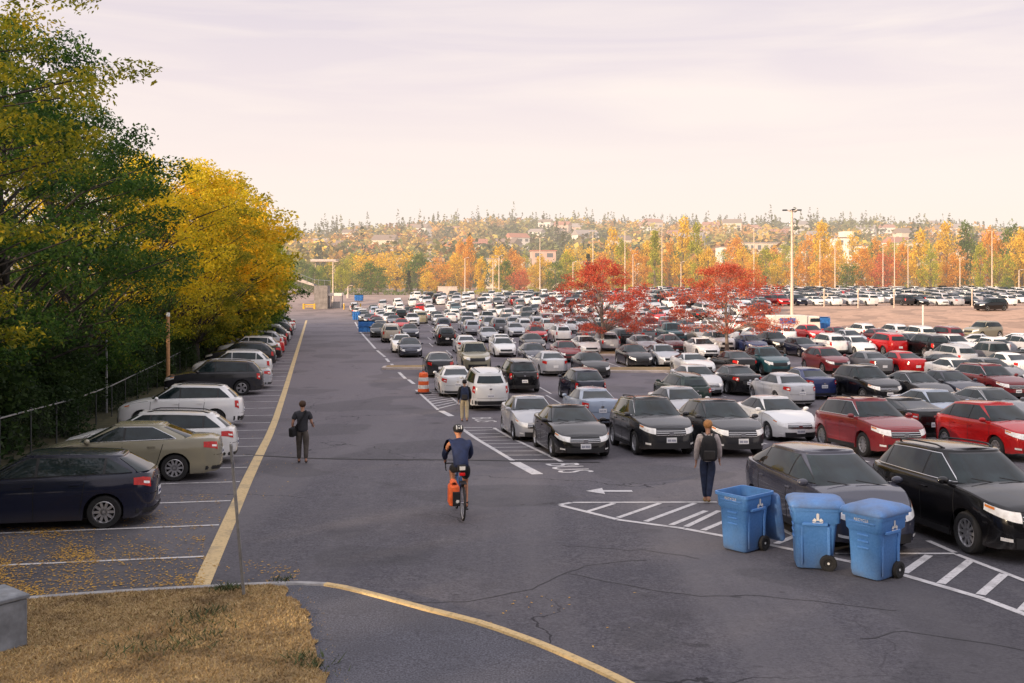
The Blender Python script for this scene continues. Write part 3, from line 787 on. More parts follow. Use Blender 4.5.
    if c.bed:
        bd = MB(); x0, x1 = -c.a * .93, c.xb - .12; z = c.zs(-2) + .065; bd.box(((x0 + x1) / 2, 0, z - .02), (x1 - x0, c.b * 1.55, .05)); put('bed_cover', bd, M['black'])
    for sd in (1, -1):
        m_ = MB(); c.mirror_mb(m_, sd); put('side_mirror', m_, M['paint'], painted=True)
    tm, rm = wheel_meshes(c.r, lod, style)
    for xw in c.ax:
        for sd in (1, -1):
            i = put('wheel', None, None, None, (xw, sd * (c.b - .145), c.r), me=tm, rz=0 if sd > 0 else math.pi); put('rim', None, None, i, me=rm)
    PROTO[key] = P; return P
M['plate_ink'] = simple('plate_ink', (.05, .06, .16), .6)
SINGLE = {}
def single_mesh(kind):
    if kind in SINGLE: return SINGLE[kind]
    V = []; Fc = []; fm = []; mats = [M['paint'], M['glass'], M['under'], M['tail'], M['head'], M['tyre'], M['alloy']]
    idx = {'car_paint': 0, 'car_glass': 1, 'underbody': 2, 'black_plastic': 2, 'tail_lamp': 3, 'headlamp_lens': 4, 'number_plate': 4, 'tyre_rubber': 5, 'alloy_rim': 6}
    P = proto(kind, 2)
    for name, me, par, loc, rz, pt in P:
        if name in ('badge', 'license_plate', 'side_mirror', 'lower_intake', 'rear_bumper_trim'): continue
        l = Vector(loc) if par is None else Vector(P[par][3]); r_ = rz if par is None else P[par][4]; Mx = Matrix.Translation(l) @ Matrix.Rotation(r_, 4, 'Z')
        o = len(V); V += [Mx @ v.co for v in me.vertices]
        for p in me.polygons: Fc.append(tuple(i + o for i in p.vertices)); fm.append(idx.get(me.materials[p.material_index].name, 2))
    me = bpy.data.meshes.new('far_car'); me.from_pydata(V, [], Fc)
    for m in mats: me.materials.append(m)
    me.polygons.foreach_set('material_index', fm)
    SINGLE[kind] = (me, np.array([tuple(v) for v in V]), Fc, fm); return SINGLE[kind]

COLR = {'white': (.78, .78, .77), 'silver': (.46, .47, .50), 'grey': (.16, .165, .175), 'dark grey': (.028, .029, .034), 'black': (.006, .006, .0075), 'navy': (.010, .013, .032), 'blue': (.022, .035, .12),
        'red': (.50, .012, .014), 'maroon': (.16, .018, .022), 'dark red': (.22, .025, .03), 'tan': (.30, .27, .20), 'beige': (.48, .42, .34), 'teal': (.02, .07, .085), 'dark green': (.014, .03, .026), 'slate': (.045, .048, .07),
        'light blue': (.30, .36, .46), 'purple': (.035, .03, .045), 'orange': (.6, .14, .02), 'pale gold': (.27, .25, .18)}
NCAR = [0]
CARS = []   # dict: kind,color,x,y,fwd,label,lod
def add_car(kind, color, x, y, fwd, label=None, style=None):
    CARS.append(dict(kind=kind, color=color, x=x, y=y, f=Vector(fwd).normalized(), label=label, style=random.randint(0, 1) if style is None else style))
def orient(x, y, f, ax=1.35, hw=.75):
    z = lambda p: gz(p.x, p.y); c = Vector((x, y)); l = Vector((-f.y, f.x))
    zf, zr, zl, zR = z(c + f * ax), z(c - f * ax), z(c + l * hw), z(c - l * hw)
    fx = Vector((f.x, f.y, (zf - zr) / (2 * ax))).normalized(); ly = Vector((l.x, l.y, (zl - zR) / (2 * hw))); ly = (ly - fx * ly.dot(fx)).normalized(); up = fx.cross(ly)
    m = Matrix((fx, ly, up)).transposed(); return (zf + zr) / 2, m.to_euler()
GROUP = 'cars parked in the lot'
def realize(c, lod):
    z, e = orient(c['x'], c['y'], c['f']); col = [k for k in COLR[c['color']]]
    j = random.uniform(.88, 1.12); col = [min(.85, k * j) for k in col] + [1]
    if lod == 2:
        me = single_mesh(c['kind'])[0]; o = add_obj(OBJNAME[c['kind']], me, None, (c['x'], c['y'], z), col); o.rotation_euler = e
        return tag(o, c['label'], 'car', GROUP)
    root = bpy.data.objects.new(OBJNAME[c['kind']], None); link(root); root.location = (c['x'], c['y'], z); root.rotation_euler = e; root.empty_display_size = .3
    if c.get('row') is not None: root.scale = (random.uniform(.95, 1.04), random.uniform(.97, 1.02), random.uniform(.965, 1.04))
    tag(root, c['label'], 'car', GROUP); made = []
    skip = c.get('skip', ())
    for name, me, par, loc, rz, painted in proto(c['kind'], lod, c['style'] if lod == 0 else 0):
        if name in skip: made.append(None); continue
        if par is not None and made[par] is None: made.append(None); continue
        o = bpy.data.objects.new(name, me); COL.objects.link(o); o.parent = root if par is None else made[par]
        if par is None: o.location = loc; o.rotation_euler = (0, 0, rz)
        if painted: o.color = col
        made.append(o)
    return root
FORE = 1.035
def near_car(kind, color, px, py, face, label=None, style=None, ang=0):
    x, y = at(px, HY + (py - HY) * FORE); u = UC.copy()
    if ang: u.rotate(Matrix.Rotation(R(ang), 2))
    L = SPEC[kind]['L']; c = Vector((x, y)) + u * L / 2; add_car(kind, color, c.x, c.y, -u if face == 'F' else u, label, style)

# east side, hand placed from the nearest row on  (px, py = centre of the near bumper at the ground)
near_car('wedge_hatchback', 'slate', 884, 549, 'F', 'dark slate wedge-shaped hatchback parked behind the blue recycling carts', 0)
near_car('suv', 'black', 1051, 556, 'F', 'black SUV with chrome window line beside the slate wedge-shaped hatchback', 1)
near_car('small_sedan', 'silver', 541, 437, 'F', 'silver compact sedan behind the black sedan at the lane hatching', 1)
near_car('sedan', 'black', 582, 452, 'F', 'black sedan with wide chrome grille next to the hatched lane marking', 0)
near_car('small_sedan', 'light blue', 603, 423, 'R', 'pale blue-grey sedan seen between the black sedan and the dark grey SUV')
near_car('suv', 'dark grey', 672, 452, 'F', 'dark grey SUV with black roof rails and a front plate', 1)
near_car('crossover', 'dark grey', 744, 452, 'F', 'dark metallic grey luxury crossover facing the man with the backpack', 1)
near_car('small_sedan', 'white', 800, 437, 'F', 'white compact sedan between the metallic grey crossover and the brick red SUV')
near_car('suv', 'dark red', 898, 452, 'F', 'brick red SUV parked in front of the slate hatchback', 1)
near_car('electric_sedan', 'black', 936, 438, 'R', 'black fastback sedan showing its tail between the two red SUVs')
near_car('crossover', 'red', 1043, 457, 'F', 'bright red crossover at the end of the row with alloy wheels', 1)
near_car('sedan', 'light blue', 972, 428, 'F', 'lilac-grey sedan nearly hidden behind the bright red crossover')
near_car('sedan', 'silver', 712, 428, 'F', 'silver sedan roof just behind the metallic grey crossover')
near_car('sedan', 'grey', 1030, 425, 'F', 'grey sedan behind the bright red crossover')
# second block of the east side
for a in (
 ('sedan', 'black', 752, 393, 'R'), ('sedan', 'silver', 800, 403, 'R'), ('sedan', 'blue', 833, 396, 'R'), ('suv', 'black', 892, 401, 'F'), ('sedan', 'dark grey', 934, 403, 'F'), ('sedan', 'slate', 979, 401, 'F'),
 ('suv', 'maroon', 1019, 398, 'F'), ('wagon', 'dark green', 698, 405, 'R'), ('sedan', 'silver', 712, 393, 'F'), ('crossover', 'navy', 592, 401, 'R'), ('suv', 'black', 525, 390, 'R'), ('boxy_suv', 'white', 491, 407, 'R'),
 ('sedan', 'white', 458, 394, 'R'), ('sedan', 'dark grey', 441, 375, 'R'), ('electric_sedan', 'slate', 411, 355, 'F'), ('sedan', 'white', 403, 351, 'F'), ('suv', 'black', 447.5, 344, 'R'),
 ('sedan', 'white', 468, 352, 'R'), ('sedan', 'silver', 491, 341, 'F'), ('suv', 'silver', 473, 334, 'R'), ('sedan', 'white', 506.5, 355, 'F'), ('sedan', 'white', 486, 326, 'R'), ('suv', 'slate', 444.5, 331, 'R'),
 ('sedan', 'silver', 518, 335.5, 'F'), ('sedan', 'slate', 539, 363, 'F'), ('sedan', 'dark grey', 537, 350, 'F'), ('sedan', 'silver', 556, 373.5, 'R'), ('sedan', 'black', 599, 375.5, 'F'), ('sedan', 'maroon', 572, 360, 'F'),
 ('crossover', 'red', 540, 341, 'F'), ('sedan', 'white', 592, 353, 'F'), ('suv', 'silver', 612, 351, 'R'), ('suv', 'black', 628, 346, 'R'), ('sedan', 'black', 643, 365, 'F'), ('sedan', 'silver', 650, 352, 'F'),
 ('sedan', 'silver', 672, 364.5, 'F'), ('sedan', 'maroon', 682, 352, 'F'), ('coupe', 'white', 705, 375, 'F'), ('sedan', 'white', 708, 355, 'F'), ('sedan', 'black', 749, 373, 'R'),
 ('suv', 'teal', 779, 373, 'F'), ('suv', 'white', 733, 350, 'F'), ('sedan', 'blue', 760, 351.5, 'F'), ('suv', 'black', 783, 351.5, 'F'), ('hatchback', 'navy', 812, 355, 'F'), ('suv', 'white', 848.5, 353, 'R'), ('sedan', 'white', 876, 353.5, 'F'),
 ('boxy_suv', 'red', 903, 354, 'R'), ('boxy_suv', 'black', 927, 356, 'R'), ('crossover', 'dark red', 846, 371.5, 'F'), ('sedan', 'grey', 886, 373.5, 'R'), ('sedan', 'red', 919, 373.5, 'R'), ('coupe', 'black', 956, 375, 'R'),
 ('pickup', 'grey', 1019, 369, 'R'), ('sedan', 'white', 985, 384, 'F'), ('sedan', 'grey', 1014, 383.5, 'F'), ('boxy_suv', 'beige', 391.6, 341, 'R'), ('sedan', 'slate', 411, 337, 'F'),
 ('small_sedan', 'black', 378.7, 336, 'F'), ('sedan', 'red', 376, 326, 'F'), ('sedan', 'grey', 394, 325, 'F'), ('boxy_suv', 'pale gold', 421.5, 322.5, 'R'), ('sedan', 'white', 440, 324, 'F'), ('sedan', 'white', 452, 321.5, 'R'),
 ('suv', 'dark grey', 410, 316.5, 'F'), ('hatchback', 'red', 421, 311, 'R'), ('suv', 'white', 400, 312, 'R'), ('sedan', 'white', 389, 313, 'F'), ('sedan', 'dark green', 374, 313, 'F'), ('sedan', 'white', 431, 313, 'F'),
 ('boxy_suv', 'maroon', 955, 344.5, 'R'), ('boxy_suv', 'white', 935, 344, 'R'), ('suv', 'white', 905, 340, 'R'), ('sedan', 'maroon', 888, 343, 'R'), ('suv', 'white', 872, 339, 'R'), ('sedan', 'maroon', 846, 341, 'F'), ('sedan', 'silver', 862, 345, 'F'), ('crossover', 'red', 823, 340, 'F'),
 ): near_car(*a)
# east side cars standing across the rows by the open terrace
for k, col, px, py, fx, fy in (('sedan', 'silver', 982, 351, .93, -.37), ('boxy_suv', 'pale gold', 983, 338.5, -.85, -.5), ('sedan', 'white', 1024, 350, .5, -.86), ('boxy_suv', 'black', 991, 310.5, -.95, -.3)):
    x, y = at(px, py); add_car(k, col, x, y, (fx, fy))
CARS[-1]['label'] = 'black boxy four-wheel drive alone on the open brown terrace'
# west side, nose to the trees
def west(kind, color, Y, d, label=None, style=None):
    p = yl(Y) - UB * (d + SPEC[kind]['L'] / 2); add_car(kind, color, p.x, p.y, -UB, label, style)
west('hatchback', 'navy', 20.75, 1.45, 'dark navy hatchback nearest the dry grass island with red tail lamp', 1)
west('sedan', 'pale gold', 26.3, .7, 'tan sedan parked next to the dark navy hatchback', 1)
west('wagon', 'white', 29.2, .55, 'white wagon wedged between the tan sedan and a white SUV', 1)
west('suv', 'white', 40.0, 1.15, 'white SUV with black side glass ahead of the grey boxy SUV', 1)
west('boxy_suv', 'dark grey', 52.6, 1.05, 'grey boxy SUV with silver wheels beside the tall wooden post', 0)
west('sedan', 'silver', 55.6, .75, 'silver sedan mostly hidden past the grey boxy SUV')
west('suv', 'white', 61.5, 1.0, 'white SUV with red tail lamp past the grey boxy SUV')
wc = [('suv', 'dark grey'), ('sedan', 'black'), ('sedan', 'black'), ('suv', 'white'), ('sedan', 'red'), ('sedan', 'white'), ('suv', 'silver'), ('sedan', 'dark red'), ('sedan', 'white'), ('suv', 'black'), ('sedan', 'silver'), ('suv', 'white'),
      ('sedan', 'red'), ('suv', 'black'), ('sedan', 'white'), ('sedan', 'grey'), ('suv', 'silver'), ('sedan', 'black'), ('sedan', 'white'), ('sedan', 'maroon')]
Y = 69.5; i = 0
while Y < 126:
    if i % 7 != 5: west(*wc[i % len(wc)], Y, .8 + .5 * random.random())
    Y += 2.66; i += 1
# far blocks: rows of nose-to-nose stalls behind the hand-placed ones
def corners(c, m=.12):
    s = SPEC[c['kind']]; f = c['f']; l = Vector((-f.y, f.x)); p = Vector((c['x'], c['y'])); a, b = s['L'] / 2 + m, s['W'] / 2 + m
    return [p + f * a * i + l * b * j for i, j in ((1, 1), (1, -1), (-1, -1), (-1, 1))]
def overlap(A, B):
    for P in (A, B):
        for k in range(2):
            ax = (P[k + 1] - P[k]).normalized(); a = [p.dot(ax) for p in A]; b = [p.dot(ax) for p in B]
            if max(a) < min(b) or max(b) < min(a): return False
    return True
# settle hand-placed cars that would touch: push apart along their own axis / across
def settle(cars, it=60):
    for _ in range(it):
        moved = False
        for i in range(len(cars)):
            for j in range(i + 1, len(cars)):
                a, b = cars[i], cars[j]
                if (a['x'] - b['x']) ** 2 + (a['y'] - b['y']) ** 2 > 36: continue
                if overlap(corners(a, .1), corners(b, .1)):
                    d = Vector((b['x'] - a['x'], b['y'] - a['y'])); f = UC; l = Vector((f.y, -f.x)); df, dl = d.dot(f), d.dot(l)
                    if abs(df) > 3.0 or abs(dl) < .35: v = f * (math.copysign(.12, df))
                    else: v = l * math.copysign(.06, dl)
                    wa, wb = (.5, .5)
                    if i < 12: wa, wb = .1, .9
                    a['x'] -= v.x * wa; a['y'] -= v.y * wa; b['x'] += v.x * wb; b['y'] += v.y * wb; moved = True
        if not moved: break
    return moved
hand_e = [c for c in CARS if c['f'].dot(UB) > -.8]
print('settle', settle(hand_e, 120), len(hand_e))
kinds = ['sedan'] * 7 + ['suv'] * 5 + ['crossover'] * 3 + ['hatchback'] * 2 + ['boxy_suv'] * 2 + ['small_sedan'] * 3 + ['wagon', 'minivan', 'pickup']
cols = ['white'] * 13 + ['silver'] * 8 + ['grey'] * 3 + ['dark grey'] * 3 + ['black'] * 6 + ['red'] * 1 + ['maroon'] * 2 + ['blue'] * 1 + ['navy'] * 2 + ['beige', 'slate', 'light blue', 'pale gold', 'teal']
cand = []
def left_edge(Y): return -5.1 - .203 * (Y - 54) + 1.2
Y = 62.0; rown = 0
EX = [Vector((7.5, 82)), Vector((17.6, 82.5))]
while Y < 262:
    for side in (0, 1):
        yy = Y + side * 5.3
        x = left_edge(yy) + 1.2
        xr = .545 * yy
        while x < xr:
            px = CX + F * x / yy; ok = random.random() < .94
            if yy > 101 and x > .262 * yy - 1 and yy < 152: ok = False        # open terrace
            if yy > 96 and x > .40 * yy and yy < 152: ok = False
            if yy > 212 and x < .0 * yy: ok = False
            if yy > 188 and x < -.10 * yy: ok = False
            if yy > 222 and x < .12 * yy: ok = False
            if any((Vector((x, yy)) - e).length < 3.4 for e in EX): ok = False
            k = random.choice(kinds); c = random.choice(cols + (['white'] * 9 + ['silver'] * 5 + ['red'] if yy > 100 else []))
            if ok:
                hy = HY + F * (CAMH - gz(x, yy)) / yy
                f = UC * (1 if (side == 0) == (random.random() < .7) else -1)
                cand.append(dict(kind=k, color=c, x=x + random.gauss(0, .08), y=yy + random.gauss(0, .12), f=f.normalized(), label=None, style=0, row=rown * 2 + side))
            x += 2.68
        # keep rows parallel to the hand-placed ones
    Y += 17.4; rown += 1
keep = []
allc = [(c, corners(c, .15)) for c in CARS]
for c in cand:
    k = corners(c, .12)
    if c['y'] < 84 and c['x'] / c['y'] < .33 and any((o['x'] - c['x']) ** 2 + (o['y'] - c['y']) ** 2 < 22 for o, _ in allc): continue
    if any((o['x'] - c['x']) ** 2 + (o['y'] - c['y']) ** 2 < 40 and overlap(k, q) for o, q in allc): continue
    keep.append(c)
CARS += keep
order = sorted(range(len(CARS)), key=lambda i: CARS[i]['y'] + (0 if CARS[i]['label'] is None else -100))
near = [CARS[i] for i in order[:296]]; far = [CARS[i] for i in order[296:]]
if all(c['label'] != 'black boxy four-wheel drive alone on the open brown terrace' for c in near): pass
print('cars', len(CARS), 'far', len(far))
# --- labels: each car told apart by its neighbours and a landmark
def desc(c): return c['color'] + ' ' + KINDNAME[c['kind']]
def place(c):
    px = CX + F * c['x'] / c['y']; y = c['y']
    if c['f'].dot(-UB) > .8: return 'in the tree-side row'
    if px < 450: side = 'toward the blue dumpsters'
    elif px < 556: side = 'west of the red maples'
    elif px < 660: side = 'around the first red maple'
    elif px < 780: side = 'around the second red maple'
    elif px < 880: side = 'by the tall light pole'
    else: side = 'on the terrace side'
    return side
def depth(c):
    y = c['y']
    return 'front block' if y < 48 else 'second block' if y < 62 else 'middle block' if y < 84 else 'farther block' if y < 115 else 'distant block' if y < 160 else 'last block'
seen = {}
for c in near:
    if c['label']: seen[c['label']] = 1
for c in near:
    if c['label']: continue
    f = c['f']; west_ = f.dot(-UB) > .8
    l = Vector((-f.y, f.x)) if not west_ else Vector((f.y, -f.x))
    best = {1: None, -1: None}
    for o in CARS:
        if o is c: continue
        d = Vector((o['x'] - c['x'], o['y'] - c['y']))
        if d.length > 7: continue
        a, b = d.dot(l), d.dot(f)
        if abs(b) < 3 and abs(a) > 1.2:
            s = 1 if a > 0 else -1
            if best[s] is None or abs(a) < best[s][0]: best[s] = (abs(a), o)
    nb = [best[s][1]['color'] + ' ' + KINDNAME[best[s][1]['kind']].split()[-1] for s in (1, -1) if best[s]]
    t = c['color'] + ' ' + KINDNAME[c['kind']]
    if len(nb) == 2: t += ' between ' + nb[0] + ' and ' + nb[1]
    elif nb: t += ' beside ' + nb[0]
    else: t += ' with free stalls at both sides'
    opts = [t + ', ' + place(c), t + ', ' + depth(c), t + ', ' + depth(c) + ' ' + place(c)]
    facing = ' nose toward us' if f.y < -.5 else ' tail toward us' if f.y > .5 else ' seen side-on'
    opts += [o.replace(KINDNAME[c['kind']], KINDNAME[c['kind']] + facing, 1) for o in list(opts)]
    opts = [o for o in opts if len(o.replace('-', ' ').split()) <= 16]
    for o in opts:
        if o not in seen: t = o; break
    else: t = opts[0]
    seen[t] = seen.get(t, 0) + 1; c['label'] = t
print('shared labels', sum(v - 1 for v in seen.values()))
n0 = 0
for i, c in enumerate(near):
    lod = 0 if c['y'] < 58 else 1 if c['y'] < 132 else 2
    if c['label'].startswith('dark slate'): c['skip'] = ()
    root = realize(c, lod); n0 += lod == 0
    c['root'] = root
print('lod0', n0)
# stall lines beside the parked cars of the east side
mb = MB(); done = []
for c in CARS:
    if c['y'] > 150 or c['f'].dot(-UB) > .8 or abs(c['f'].dot(UC)) < .9: continue
    l = Vector((UC.y, -UC.x)); L = SPEC[c['kind']]['L']
    for s in ((-1, 1) if c['y'] < 60 else (-1,)):
        p = Vector((c['x'], c['y'])) + l * 1.34 * s
        if any((p - q).length < 1.7 or (abs((p - q).dot(l)) < .5 and (p - q).length < 5.4) for q in done): continue
        done.append(p); a = UC * 2.6
        if p.y < 24 or p.x < left_edge(p.y) + .9: continue
        strip(mb, p - a * 1.0, p + a * .9, .10, .0085)
kb(mb, 'east_stall_lines', M['white_paint'])
# past the nearest 296: one dense mass of far parked cars
if far:
    VV = []; FF = []; FM = []; CC = []; off = 0
    for c in far:
        _, V, Fc, fm = single_mesh(c['kind']); z, e = orient(c['x'], c['y'], c['f']); mx = np.array(e.to_matrix())
        W = V @ mx.T + np.array([c['x'], c['y'], z]); VV.append(W); FF += [tuple(i + off for i in f) for f in Fc]; FM += fm; off += len(V)
        col = COLR[c['color']]; CC.append(np.tile(np.array([*col, 1.0]), (len(V), 1)))
    me = bpy.data.meshes.new('distant_parked_cars'); me.from_pydata(np.concatenate(VV), [], FF)
    for m in [M['paint_far'], M['glass'], M['under'], M['tail'], M['head'], M['tyre'], M['alloy']]: me.materials.append(m)
    me.polygons.foreach_set('material_index', FM)
    at_ = me.color_attributes.new('Col', 'FLOAT_COLOR', 'POINT'); at_.data.foreach_set('color', np.concatenate(CC).astype('f').ravel())
    tag(add_obj('distant_parked_cars', me), 'dense mass of parked cars filling the back of the lot', 'parked cars', kind='stuff')
# ------------------------------------------------------------------ vegetation
def mat_leaf(name, stops, low=None, zlo=0, zhi=1, trans=.45, haze=None, rough=.6):
    n = NT(name); g = n.n.new('ShaderNodeNewGeometry'); ns = n.noise(.55, n.obj(), 3, .6); oi = n.n.new('ShaderNodeObjectInfo')
    f = n.math('ADD', n.math('MULTIPLY', g.outputs['Random Per Island'], .5), n.math('MULTIPLY', n.rng(ns, .3, .7), .5))
    c = n.ramp(f, stops)
    if low:
        z = n.xyz(n.obj())[2]; zz = n.math('ADD', z, n.math('MULTIPLY', ns, 4)); c = n.mix(n.rng(zz, zhi, zlo, 0, 1), c, n.ramp(g.outputs['Random Per Island'], low))
    c = n.mix(1.0, c, oi.outputs['Color'], 'MULTIPLY')
    n.base(c, rough); n.b.inputs['Specular IOR Level'].default_value = .2
    tr = n.n.new('ShaderNodeBsdfTranslucent'); n.l.new(c, tr.inputs[0]); mx = n.n.new('ShaderNodeMixShader'); mx.inputs[0].default_value = trans
    n.l.new(n.b.outputs[0], mx.inputs[1]); n.l.new(tr.outputs[0], mx.inputs[2]); n.l.new(mx.outputs[0], n.out.inputs[0])
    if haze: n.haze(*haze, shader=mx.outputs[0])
    return n.mat
def mat_bark(name, col=(.035, .03, .026), haze=None):
    n = NT(name); v = n.noise(6, n.obj(), 5, .7, ((1, 1, .2), 0)); n.base(n.mix(n.rng(v, .3, .7), tuple(k * .5 for k in col), tuple(k * 1.5 for k in col)), .95); n.bump(v, .6, .03)
    if haze: n.haze(*haze)
    return n.mat
GREEN = [(0, (.012, .036, .010)), (.4, (.035, .09, .018)), (.75, (.10, .17, .024)), (1, (.38, .32, .03))]
M['leaf_green'] = mat_leaf('dark_green_leaves', GREEN)
M['leaf_olive'] = mat_leaf('olive_yellow_leaves', [(0, (.05, .085, .011)), (.4, (.19, .21, .018)), (.75, (.45, .37, .025)), (1, (.78, .50, .03))], GREEN, 2.5, 6.5)
M['leaf_gold'] = mat_leaf('golden_leaves', [(0, (.22, .24, .02)), (.35, (.62, .50, .03)), (.7, (.92, .66, .035)), (1, (.95, .52, .03))], [(0, (.04, .09, .016)), (.5, (.14, .22, .025)), (1, (.60, .50, .03))], 4.0, 8.5)
M['leaf_red'] = mat_leaf('red_maple_leaves', [(0, (.30, .04, .03)), (.4, (.58, .09, .055)), (.8, (.80, .20, .10)), (1, (.88, .42, .17))], trans=.4, haze=(60, 300, .0, .12))
M['leaf_shrub'] = mat_leaf('shrub_leaves', [(0, (.010, .024, .010)), (.5, (.028, .055, .016)), (.9, (.06, .095, .024)), (1, (.2, .17, .03))])
FH = (150, 1000, .03, .62)
M['f_gold'] = mat_leaf('far_gold_leaves', [(0, (.50, .30, .025)), (.5, (.88, .56, .05)), (1, (.95, .70, .10))], haze=FH)
M['f_orange'] = mat_leaf('far_orange_leaves', [(0, (.50, .22, .03)), (.5, (.82, .38, .05)), (1, (.92, .52, .10))], haze=FH)
M['f_yg'] = mat_leaf('far_yellowgreen_leaves', [(0, (.14, .17, .02)), (.5, (.42, .42, .04)), (1, (.72, .60, .06))], haze=FH)
M['f_green'] = mat_leaf('far_green_leaves', [(0, (.04, .08, .02)), (.5, (.12, .20, .035)), (1, (.32, .36, .06))], haze=FH)
M['f_red'] = mat_leaf('far_red_leaves', [(0, (.40, .09, .04)), (.5, (.70, .17, .07)), (1, (.80, .30, .11))], haze=FH)
M['f_conifer'] = mat_leaf('far_conifer_needles', [(0, (.010, .022, .012)), (.6, (.028, .045, .02)), (1, (.07, .08, .03))], trans=.1, haze=FH)
M['bark'] = mat_bark('bark'); M['bark_pale'] = mat_bark('pale_bark', (.24, .19, .16)); M['bark_far'] = mat_bark('far_bark', (.16, .12, .09), FH)

def leaf_mesh(name, C, S, up=.5, mat=None, drop=.0, asp=.5):
    """one mesh of small leaf faces; C centres (N,3), S sizes (N,)"""
    N = len(C); nrm = rng.normal(size=(N, 3)); nrm[:, 2] = np.abs(nrm[:, 2]) + up; nrm /= np.linalg.norm(nrm, axis=1)[:, None]
    t = np.cross(nrm, rng.normal(size=(N, 3))); t /= np.linalg.norm(t, axis=1)[:, None] + 1e-9; b = np.cross(nrm, t)
    a = S[:, None]; P = np.stack([C - t * a, C - b * a * asp + nrm * a * .12, C + t * a - np.array([0, 0, 1]) * a * drop, C + b * a * asp + nrm * a * .12], 1).reshape(-1, 3)
    me = bpy.data.meshes.new(name); me.vertices.add(4 * N); me.vertices.foreach_set('co', P.astype('f').ravel())
    me.loops.add(4 * N); me.loops.foreach_set('vertex_index', np.arange(4 * N, dtype='i')); me.polygons.add(N)
    me.polygons.foreach_set('loop_start', np.arange(0, 4 * N, 4, dtype='i')); me.polygons.foreach_set('loop_total', np.full(N, 4, 'i')); me.update(); me.validate()
    if mat: me.materials.append(mat)
    return me
def grow_tree(seed, H, W, trunk_h, ncl, leaves, lsize, flat=.55, shape='round', droop=0, asym=0.0, clr=(.55, 1.1)):
    """returns branch MB and leaf centres/sizes; base at origin"""
    r = random.Random(seed); g = np.random.default_rng(seed); br = MB(); tr = .018 * H + .03
    lean = Vector((r.uniform(-.04, .04), r.uniform(-.04, .04), 1)); top = Vector((0, 0, H * .82)); pts = []
    for k in range(7):
        t = k / 6; pts.append(Vector((lean.x * t * H + r.gauss(0, .01) * H * t, lean.y * t * H + r.gauss(0, .01) * H * t, t * H * .85)))
    br.tube(pts, [tr * (1.35 if k == 0 else 1 - .85 * k / 6) for k in range(7)], 9)
    cl = []
    def env(z):   # crown radius at relative height
        q = (z - trunk_h) / (H - trunk_h)
        if q < 0 or q > 1: return .02
        if shape == 'round': return W * (math.sin(math.pi * min(1, (q * .86 + .12))) ** .65)
        if shape == 'maple': return W * (1 - q * q) ** .6 * min(1, .6 + q * 3)
        if shape == 'vase': return W * (math.sin(math.pi * min(1, q * .72 + .10)) ** .6) * (.75 + .35 * q)
        if shape == 'poplar': return W * (math.sin(math.pi * min(1, q * .9 + .08)) ** .5)
        return W * (1 - q) ** .85
    tries = 0
    while len(cl) < ncl and tries < ncl * 30:
        tries += 1; z = r.uniform(trunk_h, H); R_ = env(z); a = r.uniform(0, 6.283); q = r.uniform(.25, 1) ** .6
        wob = 1 + .22 * math.sin(3 * a + seed) + .16 * math.sin(5 * a + z + seed * 2); x, y = R_ * q * math.cos(a) * wob, R_ * q * math.sin(a) * wob
        cr_ = r.uniform(*clr)
        cl.append((Vector((x, y, z - droop * q * R_)), cr_))
    # limbs to clusters
    for i, (c, cr_) in enumerate(cl):
        if i % 3 and i > (25 if shape == 'maple' else 80): continue
        zb = max(trunk_h * .8, c.z - Vector((c.x, c.y)).length * r.uniform(.55, .95)); zb = min(zb, H * .7); t = zb / (H * .85); s0 = pts[0].lerp(pts[-1], min(1, t))
        m = s0.lerp(c, .55) + Vector((r.gauss(0, .12), r.gauss(0, .12), .12 * (c - s0).length)); w = tr * (.30 * (1 - .6 * t)); br.tube([s0, s0.lerp(m, .5) + Vector((0, 0, .05)), m, c], [w, w * .7, w * .45, .012 + w * .08], 5, cap=False)
    C = []; S = []
    for c, cr_ in cl:
        n = int(leaves * (cr_ / clr[1]) ** 2); d = g.normal(size=(n, 3)); d /= np.linalg.norm(d, axis=1)[:, None]; rr = g.uniform(.12, 1, n) ** .55
        p = d * rr[:, None] * cr_ * np.array([1, 1, flat]); p[:, 2] -= droop * .35 * (rr * cr_) ; C.append(p + np.array(c)); S.append(g.uniform(.6, 1.25, n) * lsize)
    return br, np.concatenate(C), np.concatenate(S)
VAR = {}
def tree_proto(key, leafmat, barkmat, **kw):
    br, C, S = grow_tree(**kw); shape = kw.get('shape', 'round')
    VAR[key] = (br.mesh('trunk', barkmat, 60), leaf_mesh('crown', C, S, .35 if shape != 'conifer' else .1, leafmat, .3)); return VAR[key]
def place_tree(key, x, y, s, rz, label, name='tree', cat='tree', group=None, col=(1, 1, 1, 1), leaf=None, sz=None, dz=0):
    root = empty(name, (x, y, gz(x, y) - .05 + dz), rz, label, cat, group); root.scale = (s, s, sz or s); tm, cm = VAR[key]
    t = add_obj('trunk', tm, root); c = add_obj('crown', cm, root, col=col)
    if leaf: c.material_slots[0].link = 'OBJECT'; c.material_slots[0].material = leaf
    return root
